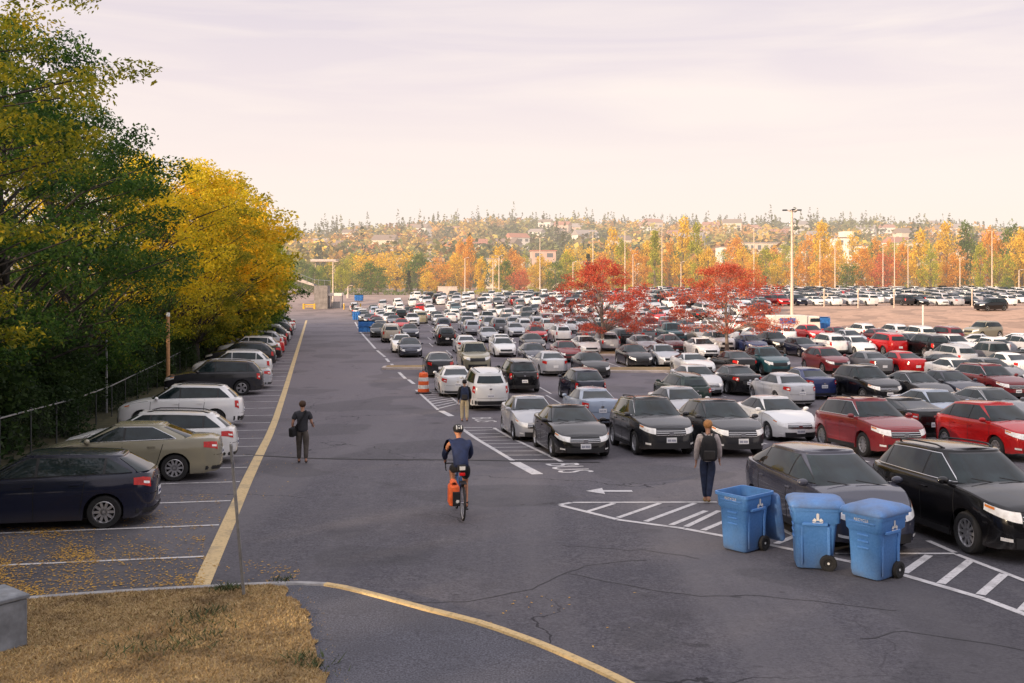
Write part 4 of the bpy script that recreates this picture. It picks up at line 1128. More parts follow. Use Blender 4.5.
# --- the row of honey locusts on the west side
tree_proto('near_a', M['leaf_olive'], M['bark'], seed=3, H=13.5, W=5.4, trunk_h=2.2, ncl=200, leaves=400, lsize=.072, flat=.5, shape='vase', droop=.18, clr=(.5, 1.05))
tree_proto('near_b', M['leaf_green'], M['bark'], seed=8, H=14.5, W=5.2, trunk_h=2.4, ncl=185, leaves=330, lsize=.085, flat=.5, shape='round', droop=.12, clr=(.5, 1.1))
tree_proto('near_c', M['leaf_gold'], M['bark'], seed=15, H=13, W=5.0, trunk_h=1.8, ncl=165, leaves=240, lsize=.105, flat=.55, shape='vase', droop=.12, clr=(.6, 1.2))
tree_proto('near_d', M['leaf_gold'], M['bark'], seed=21, H=12, W=4.8, trunk_h=1.5, ncl=180, leaves=150, lsize=.16, flat=.6, shape='round', droop=.1, clr=(.6, 1.3))
def wt(key, Y, off, s, label, leaf=None, rz=None, sz=None, col=(1, 1, 1, 1)):
    off = off - (1.6 if Y < 55 else 3.6 + (Y - 55) * .012); s = s * (1 if Y < 50 else 1.14); p = yl(Y) - UB * off; return place_tree(key, p.x, p.y, s, random.uniform(0, 6.28) if rz is None else rz, label, 'honey_locust_tree', 'tree', 'trees along the west edge of the lot', col, leaf, sz)
wt('near_a', 1, 13, 1.0, 'olive tree beyond the grass island nearest the viewer')
for k_, (y_, nm_) in enumerate(((-7, 'first'), (-15, 'second'), (-23, 'third'), (-31, 'fourth'))): wt('near_b', y_, 14, 1.0, f'{nm_} unseen dark green tree added behind the viewer for shade')  # trees added out of view to shade the near lot
wt('near_a', 9, 12.0, .95, 'olive tree leaning over the concrete box side of the lot')
wt('near_a', 17.5, 9.6, .90, 'olive-yellow tree reaching over the dark navy hatchback')
wt('near_a', 24, 10.6, 1.0, 'tall yellow-tipped tree behind the tan sedan', rz=1.2)
wt('near_b', 31, 11.3, .98, 'dark green tree with gold sprays above the fence')
wt('near_b', 38.5, 11.0, 1.06, 'tallest dark green tree above the white SUV', rz=.4)
wt('near_b', 45, 10.4, .95, 'dark green tree next to the wooden post')
wt('near_b', 51, 13.2, .82, 'green tree behind the grey boxy SUV', M['leaf_olive'])
wt('near_c', 58, 13.4, .86, 'golden tree rising behind the dark green ones', col=(1, 1, .9, 1))
wt('near_c', 65, 12.0, .96, 'bright golden tree over the white SUV row', col=(1, 1, 1, 1))
wt('near_a', 70, 10.3, .80, 'olive-green tree in the middle of the golden ones')
wt('near_d', 78, 10.6, 1.04, 'orange-gold tree in the far half of the row', col=(1.1, .95, 1, 1))
wt('near_d', 86, 10.0, 1.08, 'orange-gold round tree with dense green base', col=(.9, .9, 1, 1))
wt('near_d', 93, 10.0, .92, 'green-based golden tree near the row end', col=(.7, .85, .9, 1))
wt('near_d', 100, 9.4, .95, 'dark green tree with yellow tips toward the stairs', col=(.45, .65, .9, 1))
wt('near_d', 108, 9.4, .82, 'small dark green tree closing the row', M['leaf_green'])
wt('near_d', 117, 9.8, .75, 'last small green tree before the concrete stairs', M['leaf_green'])
# understory shrubs along the fence
def shrub_mesh(seed, n=11000, ls=.075):
    g = np.random.default_rng(seed); C = []
    for k in range(22):
        c = np.array([g.uniform(-1.9, 1.9), g.uniform(-1.1, 1.1), g.uniform(.2, 2.3)]); r_ = g.uniform(.5, 1.0); m = n // 22
        d = g.normal(size=(m, 3)); d /= np.linalg.norm(d, axis=1)[:, None]; C.append(d * (g.uniform(.2, 1, m) ** .5)[:, None] * r_ + c)
    C = np.concatenate(C); C[:, 2] = np.abs(C[:, 2]); return leaf_mesh('foliage', C, g.uniform(.6, 1.3, len(C)) * ls, .3, M['leaf_shrub'])
SH = [shrub_mesh(40 + k) for k in range(3)]
st = MB()
for k in range(7): a = k * .9; st.tube([(0.2 * math.cos(a), .2 * math.sin(a), 0), (.6 * math.cos(a), .5 * math.sin(a), .9), (1.2 * math.cos(a), .8 * math.sin(a), 1.9)], [.03, .02, .008], 5)
stm = st.mesh('stems', M['bark'])
k = 0; Y = 12.0; SN = ['dense dark shrub', 'leafy dark green shrub', 'tangled dark bush']
wests = ['the navy hatchback', 'the tan sedan', 'the white wagon', 'the white SUV', 'the grey boxy SUV', 'the wooden post', 'the golden trees', 'the tree-side car row', 'the row end', 'the concrete stairs']
while Y < 128:
    for off, dd in ((8.3, 0), (10.6, 1.5)):
        p = yl(Y + dd) - UB * (off + random.uniform(-.3, .4)); s = random.uniform(.85, 1.2) * (.9 if off < 9.5 else 1.6)
        r_ = empty('shrub', (p.x, p.y, gz(p.x, p.y) - .1), random.uniform(0, 6.28), ('%s %s fence by %s' % (SN[k % 3], 'hugging the' if off < 10 else 'deep behind the', wests[min(9, int((Y - 12) / 12))])), 'shrub', 'understory shrubs along the fence')
        r_.scale = (s, s, s * random.uniform(.8, 1.1)); add_obj('foliage', SH[k % 3], r_); add_obj('stems', stm, r_); k += 1
    Y += 4.1
# soil under the trees
mb = MB(); strip(mb, yl(-8) - UB * 21, yl(158) - UB * 21, 29.6, .02, 2.0); kb(mb, 'planting_bed', M['soil'])
# --- red maples in the lot
tree_proto('maple', M['leaf_red'], M['bark_pale'], seed=31, H=7.5, W=4.9, trunk_h=2.0, ncl=175, leaves=190, lsize=.075, flat=.5, shape='maple', droop=.05, clr=(.35, .8))
tree_proto('maple2', M['leaf_red'], M['bark_pale'], seed=36, H=7.2, W=5.2, trunk_h=2.0, ncl=170, leaves=190, lsize=.075, flat=.5, shape='maple', droop=.05, clr=(.35, .85))
place_tree('maple', *at(603, 353), 1.02, .5, 'red-leaved maple nearer the left, rising from a planted island', 'red_maple_tree', 'tree', 'red maples in the lot', (1, 1, 1, 1))
place_tree('maple2', *at(727, 354), 1.0, 2.2, 'red-leaved maple standing closer to the tall light pole', 'red_maple_tree', 'tree', 'red maples in the lot', (1.0, 1.1, 1, 1))
# --- distant tree line
def far_proto(key, seed, H, W, th, ncl, lv, ls, shape, flat=.8, clr=(.8, 1.7)):
    tree_proto(key, M['f_gold'], M['bark_far'], seed=seed, H=H, W=W, trunk_h=th, ncl=ncl, leaves=lv, lsize=ls, flat=flat, shape=shape, clr=clr)
far_proto('fr1', 51, 10, 4.0, 1.6, 75, 46, .30, 'round'); far_proto('fr2', 52, 10, 4.6, 1.2, 80, 44, .30, 'vase'); far_proto('fr3', 53, 10, 3.4, 1.0, 70, 44, .28, 'round')
far_proto('fp1', 54, 10, 1.9, .7, 60, 48, .26, 'poplar', 1.2, (.6, 1.1)); far_proto('fp2', 55, 10, 2.3, .9, 60, 48, .26, 'poplar', 1.1, (.6, 1.2))
far_proto('fc1', 56, 10, 2.2, .8, 90, 38, .24, 'conifer', .5, (.4, .9)); far_proto('fc2', 57, 10, 1.7, .6, 80, 38, .24, 'conifer', .5, (.35, .8))
LC = {'gold': ('f_gold', 'golden'), 'orange': ('f_orange', 'orange'), 'yg': ('f_yg', 'yellow-green'), 'green': ('f_green', 'green'), 'red': ('f_red', 'red'), 'con': ('f_conifer', 'dark green')}
SHN = {'fr': 'broad-crowned tree', 'fp': 'columnar poplar', 'fc': 'conifer'}
TL = []
def ft(px, top, Y, key, colr, w=None):
    x = (px - CX) / F * Y; z0 = gz(x, Y); H = (HY - top) / F * Y + CAMH - z0; s = H / 10
    colr = {0: 'gold', 5: 'yg', 2: 'green'}.get(len(TL) % 9, colr) if colr == 'orange' else colr
    base = {'fr1': 4.4, 'fr2': 5, 'fr3': 3.9, 'fp1': 2.3, 'fp2': 2.8, 'fc1': 2.4, 'fc2': 1.9}[key]; sx = s if w is None else (w / 2 / F * Y) / base
    TL.append((px, Y, x, key, colr, s, sx, H))
for a in ((314, 268, 258, 'fr1', 'green', 22), (327, 266, 262, 'fr3', 'green', 22), (341, 268, 258, 'fr1', 'yg', 20), (322, 268, 285, 'fr1', 'yg'), (338, 262, 280, 'fr2', 'yg', 38), (352, 256, 300, 'fr1', 'orange', 26), (373, 253, 290, 'fr2', 'gold', 46), (371, 264, 262, 'fr1', 'green', 34), (396, 252, 288, 'fr2', 'gold', 46), (378, 272, 255, 'fr3', 'green', 26),
          (409, 271, 250, 'fc1', 'con', 10), (418, 256, 285, 'fr1', 'orange', 42), (436, 262, 275, 'fr2', 'orange', 36), (428, 272, 262, 'fr3', 'gold', 22), (455, 256, 290, 'fr1', 'gold', 30), (470, 240, 285, 'fp2', 'orange', 20), (481, 256, 262, 'fp1', 'gold', 12), (462, 244, 300, 'fr1', 'orange', 26),
          (500, 246, 275, 'fr3', 'gold', 26), (505, 262, 262, 'fr1', 'green', 26), (519, 270, 255, 'fr2', 'red', 26), (514, 252, 295, 'fr1', 'orange', 34), (542, 258, 285, 'fr1', 'gold', 26), (556, 262, 262, 'fr3', 'green', 28), (566, 254, 275, 'fr1', 'yg', 26), (575, 246, 300, 'fr2', 'gold', 26), (590, 250, 290, 'fr3', 'gold', 30),
          (588, 254, 262, 'fc2', 'con', 12), (613, 232, 285, 'fp2', 'gold', 22), (622, 238, 275, 'fp1', 'yg', 16), (637, 252, 270, 'fr1', 'orange', 28), (655, 232, 265, 'fc1', 'yg', 24), (646, 240, 280, 'fp1', 'gold', 14), (670, 242, 280, 'fr3', 'orange', 22), (684, 222, 268, 'fp2', 'gold', 26), (697, 227, 264, 'fp2', 'yg', 22), (708, 250, 262, 'fr1', 'orange', 26),
          (724, 262, 258, 'fr2', 'red', 34), (742, 248, 268, 'fr3', 'gold', 24), (735, 240, 295, 'fr1', 'orange', 30), (752, 262, 258, 'fr2', 'orange', 26), (766, 250, 272, 'fr1', 'orange', 30), (778, 258, 262, 'fr3', 'gold', 22), (797, 258, 262, 'fr1', 'orange', 26), (808, 236, 285, 'fr2', 'orange', 26), (822, 226, 275, 'fp2', 'gold', 28), (826, 262, 258, 'fr1', 'orange', 28),
          (846, 264, 258, 'fr2', 'orange', 30), (862, 250, 272, 'fr1', 'orange', 32), (876, 240, 290, 'fr3', 'orange', 24), (886, 254, 262, 'fr2', 'red', 34), (903, 246, 275, 'fr1', 'orange', 30), (920, 234, 266, 'fp2', 'gold', 26), (930, 252, 258, 'fr3', 'yg', 24), (946, 226, 280, 'fp2', 'orange', 26), (954, 256, 262, 'fr1', 'orange', 28), (966, 226, 285, 'fp2', 'orange', 26),
          (980, 242, 256, 'fp1', 'yg', 13), (992, 232, 275, 'fr1', 'orange', 34), (1000, 254, 258, 'fr2', 'orange', 30), (1013, 226, 272, 'fr3', 'green', 34), (1022, 234, 265, 'fr1', 'gold', 34), (1008, 278, 240, 'fr3', 'green', 16), (1040, 228, 262, 'fr2', 'orange', 40), (1062, 230, 270, 'fr1', 'gold', 40), (300, 262, 290, 'fr1', 'green', 40), (280, 258, 280, 'fr2', 'yg', 40)): ft(*a)
rr = random.Random(5)
for k in range(58):      # a second, looser belt just behind
    px = 318 + k * 13 + rr.uniform(-5, 5); col = rr.choice(['orange'] * 5 + ['gold'] * 4 + ['yg'] * 3 + ['green'] * 2 + ['red']) if px > 560 else rr.choice(['orange', 'gold', 'yg', 'green', 'yg'])
    top = (262 - 14 * (px > 600) - 4 * (px > 780)) + rr.uniform(-8, 9); ft(px, top, rr.uniform(302, 345), rr.choice(['fr1', 'fr2', 'fr3', 'fp2', 'fr1']), col, rr.uniform(18, 32))
TL.sort(key=lambda t: t[0])
used = {}
for i, (px, Y, x, key, colr, s, sx, H) in enumerate(TL):
    mat, cn = LC[colr]; nm = SHN[key[:2]]
    lf = LC[TL[i - 1][4]][1] + ' ' + SHN[TL[i - 1][3][:2]].split()[-1] if i else 'the stairs'
    rt = LC[TL[i + 1][4]][1] + ' ' + SHN[TL[i + 1][3][:2]].split()[-1] if i < len(TL) - 1 else 'the edge'
    size = 'tall ' if H > 18 else 'low ' if H < 10 else ''
    zone = 'near the stairs' if px < 400 else 'left of the lamp masts' if px < 540 else 'behind the red maples' if px < 750 else 'by the white flats' if px < 870 else 'over the terrace'
    lab = f'{size}{cn} {nm} between a {lf} and a {rt}, {zone}'
    if lab in used: lab = lab.replace(' between', (' at the front' if Y < 300 else ' at the back') + ' between', 1)
    if len(lab.replace('-', ' ').split()) > 16: lab = f'{size}{cn} {nm} between {lf} and {rt}, {zone}'
    used[lab] = 1
    r_ = place_tree(key, x, Y, sx, rr.uniform(0, 6.28), lab, {'fr': 'autumn_tree', 'fp': 'poplar_tree', 'fc': 'conifer_tree'}[key[:2]], 'tree', 'autumn tree line beyond the lot', leaf=M[mat], sz=s)
    r_.children[1].color = [rr.uniform(.8, 1.2)] * 3 + [1]
# hedge in front of the tree line
def hedge(px0, px1, Y, h, mat, label):
    x0, x1 = (px0 - CX) / F * Y, (px1 - CX) / F * Y; n = int((x1 - x0) * h * 34); g = np.random.default_rng(int(px0)); C = np.stack([g.uniform(0, x1 - x0, n), g.uniform(-1, 1, n), g.uniform(0, 1, n)], 1)
    C[:, 2] *= h * (.7 + .3 * np.sin(C[:, 0] * 1.3) * np.sin(C[:, 0] * .37)); o = add_obj('hedge', leaf_mesh('hedge', C, g.uniform(.6, 1.3, n) * .22, .4, M[mat])); o.location = (x0, Y, gz((x0 + x1) / 2, Y)); return tag(o, label, 'hedge')
hedge(330, 372, 252, 1.9, 'f_green', 'low dark hedge beyond the far end of the drive')
hedge(384, 436, 250, 1.6, 'f_green', 'low hedge left of the pale retaining wall')
hedge(458, 520, 250, 1.8, 'f_yg', 'straggly hedge right of the pale retaining wall')
hedge(700, 1040, 262, 2.0, 'f_yg', 'long low hedge along the back of the terrace lot')
hedge(524, 698, 262, 2.0, 'f_yg', 'hedge behind the lot seen past the first red maple')
# --- hills
def hill(X, Y):
    X = np.asarray(X, float); Y = np.asarray(Y, float); t = np.clip((Y - 400) / 560, 0, 1); t = t * t * (3 - 2 * t)
    prof = 36 + 5 * np.sin(X / 130 + .6) + 3 * np.sin(X / 57 + 2) - 5 * np.clip((X - 300) / 400, 0, 1); low = 3 + 6 * np.clip((Y - 330) / 70, 0, 1) * 0
    return low + prof * t
xs = np.linspace(-700, 1000, 100); ys = np.concatenate([np.linspace(395, 1000, 50), [1100, 1400, 2500]]); XX, YY = np.meshgrid(xs, ys); V = np.stack([XX, YY, hill(XX, YY) - (YY <= 396) * 2], -1).reshape(-1, 3); nx = len(xs)
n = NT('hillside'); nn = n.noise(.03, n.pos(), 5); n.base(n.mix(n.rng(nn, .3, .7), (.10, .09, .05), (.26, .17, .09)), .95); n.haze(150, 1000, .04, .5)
tag(add_obj('hillside', make_mesh('hillside', V, [(j * nx + i, j * nx + i + 1, (j + 1) * nx + i + 1, (j + 1) * nx + i) for j in range(len(ys) - 1) for i in range(nx - 1)], n.mat, smooth=60, recalc=False)), kind='structure')
# forest on the hill: uncountable mass, colour per tree
def mat_forest():
    n = NT('hill_forest_leaves'); a = n.n.new('ShaderNodeAttribute'); a.attribute_name = 'Col'; g = n.n.new('ShaderNodeNewGeometry')
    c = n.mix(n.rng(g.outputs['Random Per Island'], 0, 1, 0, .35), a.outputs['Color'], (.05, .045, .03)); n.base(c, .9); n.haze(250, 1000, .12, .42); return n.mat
g = np.random.default_rng(77); CC = []; SS = []; KK = []
pal = np.array([(.09, .11, .045), (.18, .19, .06), (.42, .34, .08), (.66, .42, .07), (.62, .32, .08), (.24, .18, .08), (.46, .20, .08), (.075, .085, .04)])
NT_ = 2300
for k in range(NT_):
    Y = g.uniform(400, 985) if k % 3 else g.uniform(860, 990); px = g.uniform(260, 1060); x = (px - CX) / F * Y; z = float(hill(x, Y)); con = g.random() < (.10 if Y < 850 else .42)
    H = g.uniform(12, 21) if not con else g.uniform(17, 27) * (1.25 if g.random() < .15 else 1); 
    m = 90 if con else 84
    right = px > 640; reg = math.sin(x / 38 + 1) + math.sin(Y / 50 + x / 80) + .5 * math.sin(x / 15)
    ci = g.choice([0, 7, 1], p=[.4, .4, .2]) if con else g.choice([1, 2, 3, 4, 5, 6], p=([.26, .28, .13, .08, .2, .05] if not right else [.12, .2, .28, .24, .1, .06]))
    if not con and reg > .7 and g.random() < .75: ci = g.choice([0, 1])
    if not con and reg < -.7 and g.random() < .7: ci = g.choice([3, 4])
    if con:
        q = g.uniform(0, 1, m) ** 1.3; r_ = (1 - q) * H * .20 * g.uniform(.3, 1, m) + .2; a = g.uniform(0, 6.283, m); C = np.stack([r_ * np.cos(a), r_ * np.sin(a), H * (.12 + .88 * q)], 1); s = g.uniform(.7, 1.3, m) * (.7 + .9 * (1 - q))
    else:
        d = g.normal(size=(m, 3)); d /= np.linalg.norm(d, axis=1)[:, None]; C = d * (g.uniform(.35, 1, m) ** .5)[:, None] * np.array([H * .42, H * .42, H * .42]) + np.array([0, 0, H * .58]); s = g.uniform(.7, 1.4, m) * 1.35
    CC.append(C + np.array([x, Y, z])); SS.append(s); KK.append(np.tile(pal[ci] * g.uniform(.75, 1.25), (m * 4, 1)))
me = leaf_mesh('hill_forest', np.concatenate(CC), np.concatenate(SS), .5, mat_forest(), asp=.7)
kc = np.concatenate(KK); kc = np.concatenate([kc, np.ones((len(kc), 1))], 1); ca = me.color_attributes.new('Col', 'FLOAT_COLOR', 'POINT'); ca.data.foreach_set('color', kc.astype('f').ravel())
tag(add_obj('hill_forest', me), 'mixed autumn forest and conifers covering the hill on the horizon', 'forest', kind='stuff')
# ------------------------------------------------------------------ people
M['skin'] = simple('skin', (.46, .24, .16), .55, vary=.06); M['skin2'] = simple('skin_tan', (.50, .22, .12), .55, vary=.06)
M['hair_brown'] = simple('brown_hair', (.05, .025, .015), .8, vary=.3, scale=30); M['hair_ginger'] = simple('ginger_hair', (.36, .17, .06), .8, vary=.3, scale=30); M['hair_black'] = simple('black_hair', (.012, .01, .01), .8)
M['tee'] = simple('charcoal_shirt', (.035, .035, .042), .9, vary=.25, scale=8); M['khaki_dark'] = simple('dark_khaki_trousers', (.085, .072, .062), .9, vary=.3, scale=7)
M['navy'] = simple('navy_jersey', (.008, .018, .065), .8, vary=.3, scale=8); M['blackcloth'] = simple('black_cloth', (.012, .012, .014), .85, vary=.3, scale=8)
M['jeans'] = simple('dark_jeans', (.018, .028, .065), .9, vary=.35, scale=9); M['khaki'] = simple('pale_khaki_trousers', (.50, .42, .27), .9, vary=.15, scale=7)
M['shoe'] = simple('dark_shoe', (.02, .018, .018), .7); M['shoe_tan'] = simple('mustard_shoe', (.34, .24, .06), .7); M['white'] = simple('white_plastic', (.72, .72, .70), .5); M['orange'] = simple('orange_fabric', (.75, .13, .03), .7, vary=.25, scale=12)
n = NT('striped_shirt'); w_ = n.n.new('ShaderNodeTexWave'); w_.wave_type = 'BANDS'; w_.bands_direction = 'Z'; w_.inputs['Scale'].default_value = 12; w_.inputs['Distortion'].default_value = .6; n.l.new(n.obj(), w_.inputs['Vector'])
n.base(n.mix(n.rng(w_.outputs['Fac'], .45, .6), (.62, .56, .52), (.28, .22, .22)), .9); M['stripes'] = n.mat
def skin_mesh(name, J, E, mats, sub=2, root=0):
    """J: {key: (pos, radius)}, E: chains of keys"""
    keys = list(J); idx = {k: i for i, k in enumerate(keys)}; me = bpy.data.meshes.new(name)
    ed = [(idx[a], idx[b]) for ch in E for a, b in zip(ch[:-1], ch[1:])]
    me.from_pydata([tuple(J[k][0]) for k in keys], ed, []); o = bpy.data.objects.new(name, me); COL.objects.link(o)
    sk = o.modifiers.new('s', 'SKIN'); sk.use_smooth_shade = True; sk.branch_smoothing = .3
    for i, k in enumerate(keys):
        r_ = J[k][1]; me.skin_vertices[0].data[i].radius = (r_, r_) if not isinstance(r_, tuple) else r_
        me.skin_vertices[0].data[i].use_root = (i == root)
    ss = o.modifiers.new('ss', 'SUBSURF'); ss.levels = sub; ss.render_levels = sub
    dg = bpy.context.evaluated_depsgraph_get(); dg.update(); out = bpy.data.meshes.new_from_object(o.evaluated_get(dg)); out.name = name
    bpy.data.objects.remove(o); out.materials.clear(); out.materials.append(mats)
    for p in out.polygons: p.use_smooth = True
    return out
def arm_hand(J, E, side, sh, el, wr, curl=(0, .03, -.06)):
    s = 'L' if side < 0 else 'R'; J['sh' + s] = (sh, .048); J['el' + s] = (el, .040); J['wr' + s] = (wr, .028)
    d = (Vector(wr) - Vector(el)).normalized(); up = Vector((0, 1, 0)) if abs(d.y) < .8 else Vector((0, 0, 1)); lat = up.cross(d).normalized(); up = d.cross(lat)
    p = Vector(wr) + d * .055; J['pa' + s] = (p, .034); E.append(['ch', 'sh' + s, 'el' + s, 'wr' + s, 'pa' + s])
    for k, (o, L) in enumerate(((-.03, .072), (-.01, .082), (.01, .078), (.028, .062))):
        a = p + d * .035 + up * o; b = a + d * L * .5 + lat * side * -.006; c = b + d * L * .38 + lat * -side * .022
        J[f'f{s}{k}a'] = (a, .0095); J[f'f{s}{k}b'] = (b, .009); J[f'f{s}{k}c'] = (c, .008); E.append(['pa' + s, f'f{s}{k}a', f'f{s}{k}b', f'f{s}{k}c'])
    a = p - d * .01 + up * -.034 * 1; b = a + d * .035 - up * .018; J['th' + s] = (a, .012); J['ti' + s] = (b + d * .02, .009); E.append(['pa' + s, 'th' + s, 'ti' + s])
def make_person(name, P, label, loc, rz, scale, group=None):
    """P: pose dict with joints and clothing"""
    root = empty(name, loc, rz, label, 'person', group); root.scale = (scale,) * 3
    J = {'pe': (P['pelvis'], .09), 'wa': (P['waist'], .085), 'ch': (P['chest'], .095), 'nb': (P['neck'], .05), 'ne': (P['neck2'], .05), 'hb': (P['head'] + Vector((0, .012, -.065)), .068), 'hc': (P['head'], .09), 'ht': (P['head'] + Vector((0, -.01, .07)), .066)}
    E = [['pe', 'wa', 'ch', 'nb', 'ne', 'hb', 'hc', 'ht']]
    hd = P['head']; J['no'] = (hd + Vector((0, .108, -.012)), .014); E.append(['hc', 'no'])
    for sd, s in ((-1, 'L'), (1, 'R')):
        J['ea' + s] = (hd + Vector((sd * .088, -.005, -.005)), .018); E.append(['hc', 'ea' + s])
        hp, kn, an, toe = P['leg' + s]; J['hp' + s] = (hp, .085); J['kn' + s] = (kn, .058 if P.get('shorts') else .045); J['cf' + s] = (Vector(kn).lerp(Vector(an), .35) + Vector((0, -.015, 0)), .056 if P.get('shorts') else .042); J['an' + s] = (an, .037)
        J['he' + s] = (Vector(an) + Vector((0, -.02, -.04)), .035); J['to' + s] = (toe, .028); E.append(['pe', 'hp' + s, 'kn' + s, 'cf' + s, 'an' + s, 'he' + s, 'to' + s])
        arm_hand(J, E, sd, *P['arm' + s])
    add_obj('body', skin_mesh('body', J, E, P['skin']), root)
    # shirt
    tdir = (P['pelvis'] - P['waist']).normalized(); S = {'p0': (P['pelvis'] + tdir * .09, .15), 'pe': (P['pelvis'], .168), 'wa': (P['waist'], .165), 'ch': (P['chest'], .188), 'nb': (P['neck'] + Vector((0, 0, .0)), .085)}; SE = [['p0', 'pe', 'wa', 'ch', 'nb']]
    for s in 'LR':
        sh, el, wr = [Vector(v) for v in P['arm' + s]]; S['sh' + s] = (sh, .086); end = P.get('sleeve', 1.0)
        if end < .6: S['e' + s] = (sh.lerp(el, .7), .078); SE.append(['ch', 'sh' + s, 'e' + s])
        else: S['e' + s] = (el, .068); S['w' + s] = (el.lerp(wr, .92), .055); SE.append(['ch', 'sh' + s, 'e' + s, 'w' + s])
    add_obj('shirt', skin_mesh('shirt', S, SE, P['shirt']), root)
    T = {'pe': (P['pelvis'] + Vector((0, 0, .10)), .135), 'pc': (P['pelvis'] - Vector((0, 0, .0)), .14)}; TE = [['pe', 'pc']]
    for s in 'LR':
        hp, kn, an, toe = [Vector(v) for v in P['leg' + s]]; T['h' + s] = (hp, .118)
        if P.get('shorts'): T['k' + s] = (hp.lerp(kn, .72), .088); TE.append(['pc', 'h' + s, 'k' + s])
        else: T['k' + s] = (kn, .082); T['a' + s] = (an + Vector((0, 0, .0)), P.get('cuff', .062)); TE.append(['pc', 'h' + s, 'k' + s, 'a' + s])
    add_obj('shorts' if P.get('shorts') else 'trousers', skin_mesh('trousers', T, TE, P['pants']), root)
    for s in 'LR':
        hp, kn, an, toe = [Vector(v) for v in P['leg' + s]]; f = (toe - an); f.z = 0; f.normalize()
        zf = toe.z; K = {'a': (an + Vector((0, 0, -.035)) - f * .02, .048), 'b': (an.lerp(toe, .5) + Vector((0, 0, -.02)), .046), 'c': (toe, .038)}
        add_obj('shoe', skin_mesh('shoe', K, [['a', 'b', 'c']], P['shoe']), root)
    return root
def hair(root, head, mat, r=(.098, .112, .1), off=(0, -.012, .028)):
    m = MB(); m.ell(head + Vector(off), r, 18, 12)
    m2 = MB()
    V = []; 
    for v in m.V:
        d = Vector(v) - head; k = 1 + .05 * math.sin(v[0] * 90) * math.sin(v[2] * 70 + v[1] * 60)
        if d.y > .05 and d.z < .035: k *= .7
        if d.z < -.045: k *= .86
        V.append(head + d * k)
    m.V = V; m.build('hair', mat, root)
V3 = Vector
# walker with a shoulder bag on the drive
def walk_pose(step=.16, armswing=.12, **kw):
    P = dict(pelvis=V3((0, 0, .95)), waist=V3((0, .005, 1.10)), chest=V3((0, .01, 1.30)), neck=V3((0, 0, 1.46)), neck2=V3((0, .01, 1.52)), head=V3((0, .025, 1.63)),
             legL=((-.09, 0, .90), (-.10, step * .7 + .02, .50), (-.10, step * .75, .09), (-.11, step + .14, .035)), legR=((.09, 0, .90), (.10, -.02, .50), (.10, -step * 1.05, .12), (.11, -step + .08, .035)),
             armL=((-.185, 0, 1.40), (-.235, -armswing * .5, 1.12), (-.245, -armswing * .3 + .05, .87)), armR=((.185, 0, 1.40), (.235, armswing * .2, 1.12), (.25, armswing + .08, .90)))
    P.update(kw); return P
P = walk_pose(.10, .1, skin=M['skin'], shirt=M['tee'], sleeve=.5, pants=M['khaki_dark'], shoe=M['shoe'], armL=((-.185, 0, 1.40), (-.27, -.05, 1.13), (-.27, .05, .90)), armR=((.185, 0, 1.40), (.25, .0, 1.13), (.27, .22, 1.04)))
x, y = at(302.5, 463); r_ = make_person('person', P, 'man in dark tee and khaki trousers walking with a black shoulder bag', (x, y, gz(x, y)), R(8), 1.02)
hair(r_, P['head'], M['hair_brown'])
mb = MB(); mb.tube([V3((.10, -.13, 1.47)), V3((.03, -.165, 1.34)), V3((-.10, -.165, 1.14)), V3((-.22, -.12, .98))], .022, 6); mb.tube([V3((.10, -.10, 1.48)), V3((.09, .08, 1.46)), V3((-.05, .16, 1.25)), V3((-.2, .06, 1.0))], .02, 6)
bag = empty('shoulder_bag', (x, y, gz(x, y)), R(8), 'black shoulder bag slung across the back of the man in khaki', 'bag'); bag.scale = (1.02,) * 3
mb.build('strap', M['blackcloth'], bag); b = MB(); b.box((-.24, -.07, .90), (.16, .32, .26), rot=Euler((R(6), 0, R(-25))).to_matrix()); b.build('bag_body', M['blackcloth'], bag, bevel=.04)
b = MB(); b.box((.275, .31, 1.06), (.07, .012, .14), rot=Euler((R(-50), 0, 0)).to_matrix()); ph = b.build('phone', M['black']); ph.location = (x, y, gz(x, y)); ph.rotation_euler.z = R(8); tag(ph, 'small dark phone held in the right hand of the walking man', 'phone')
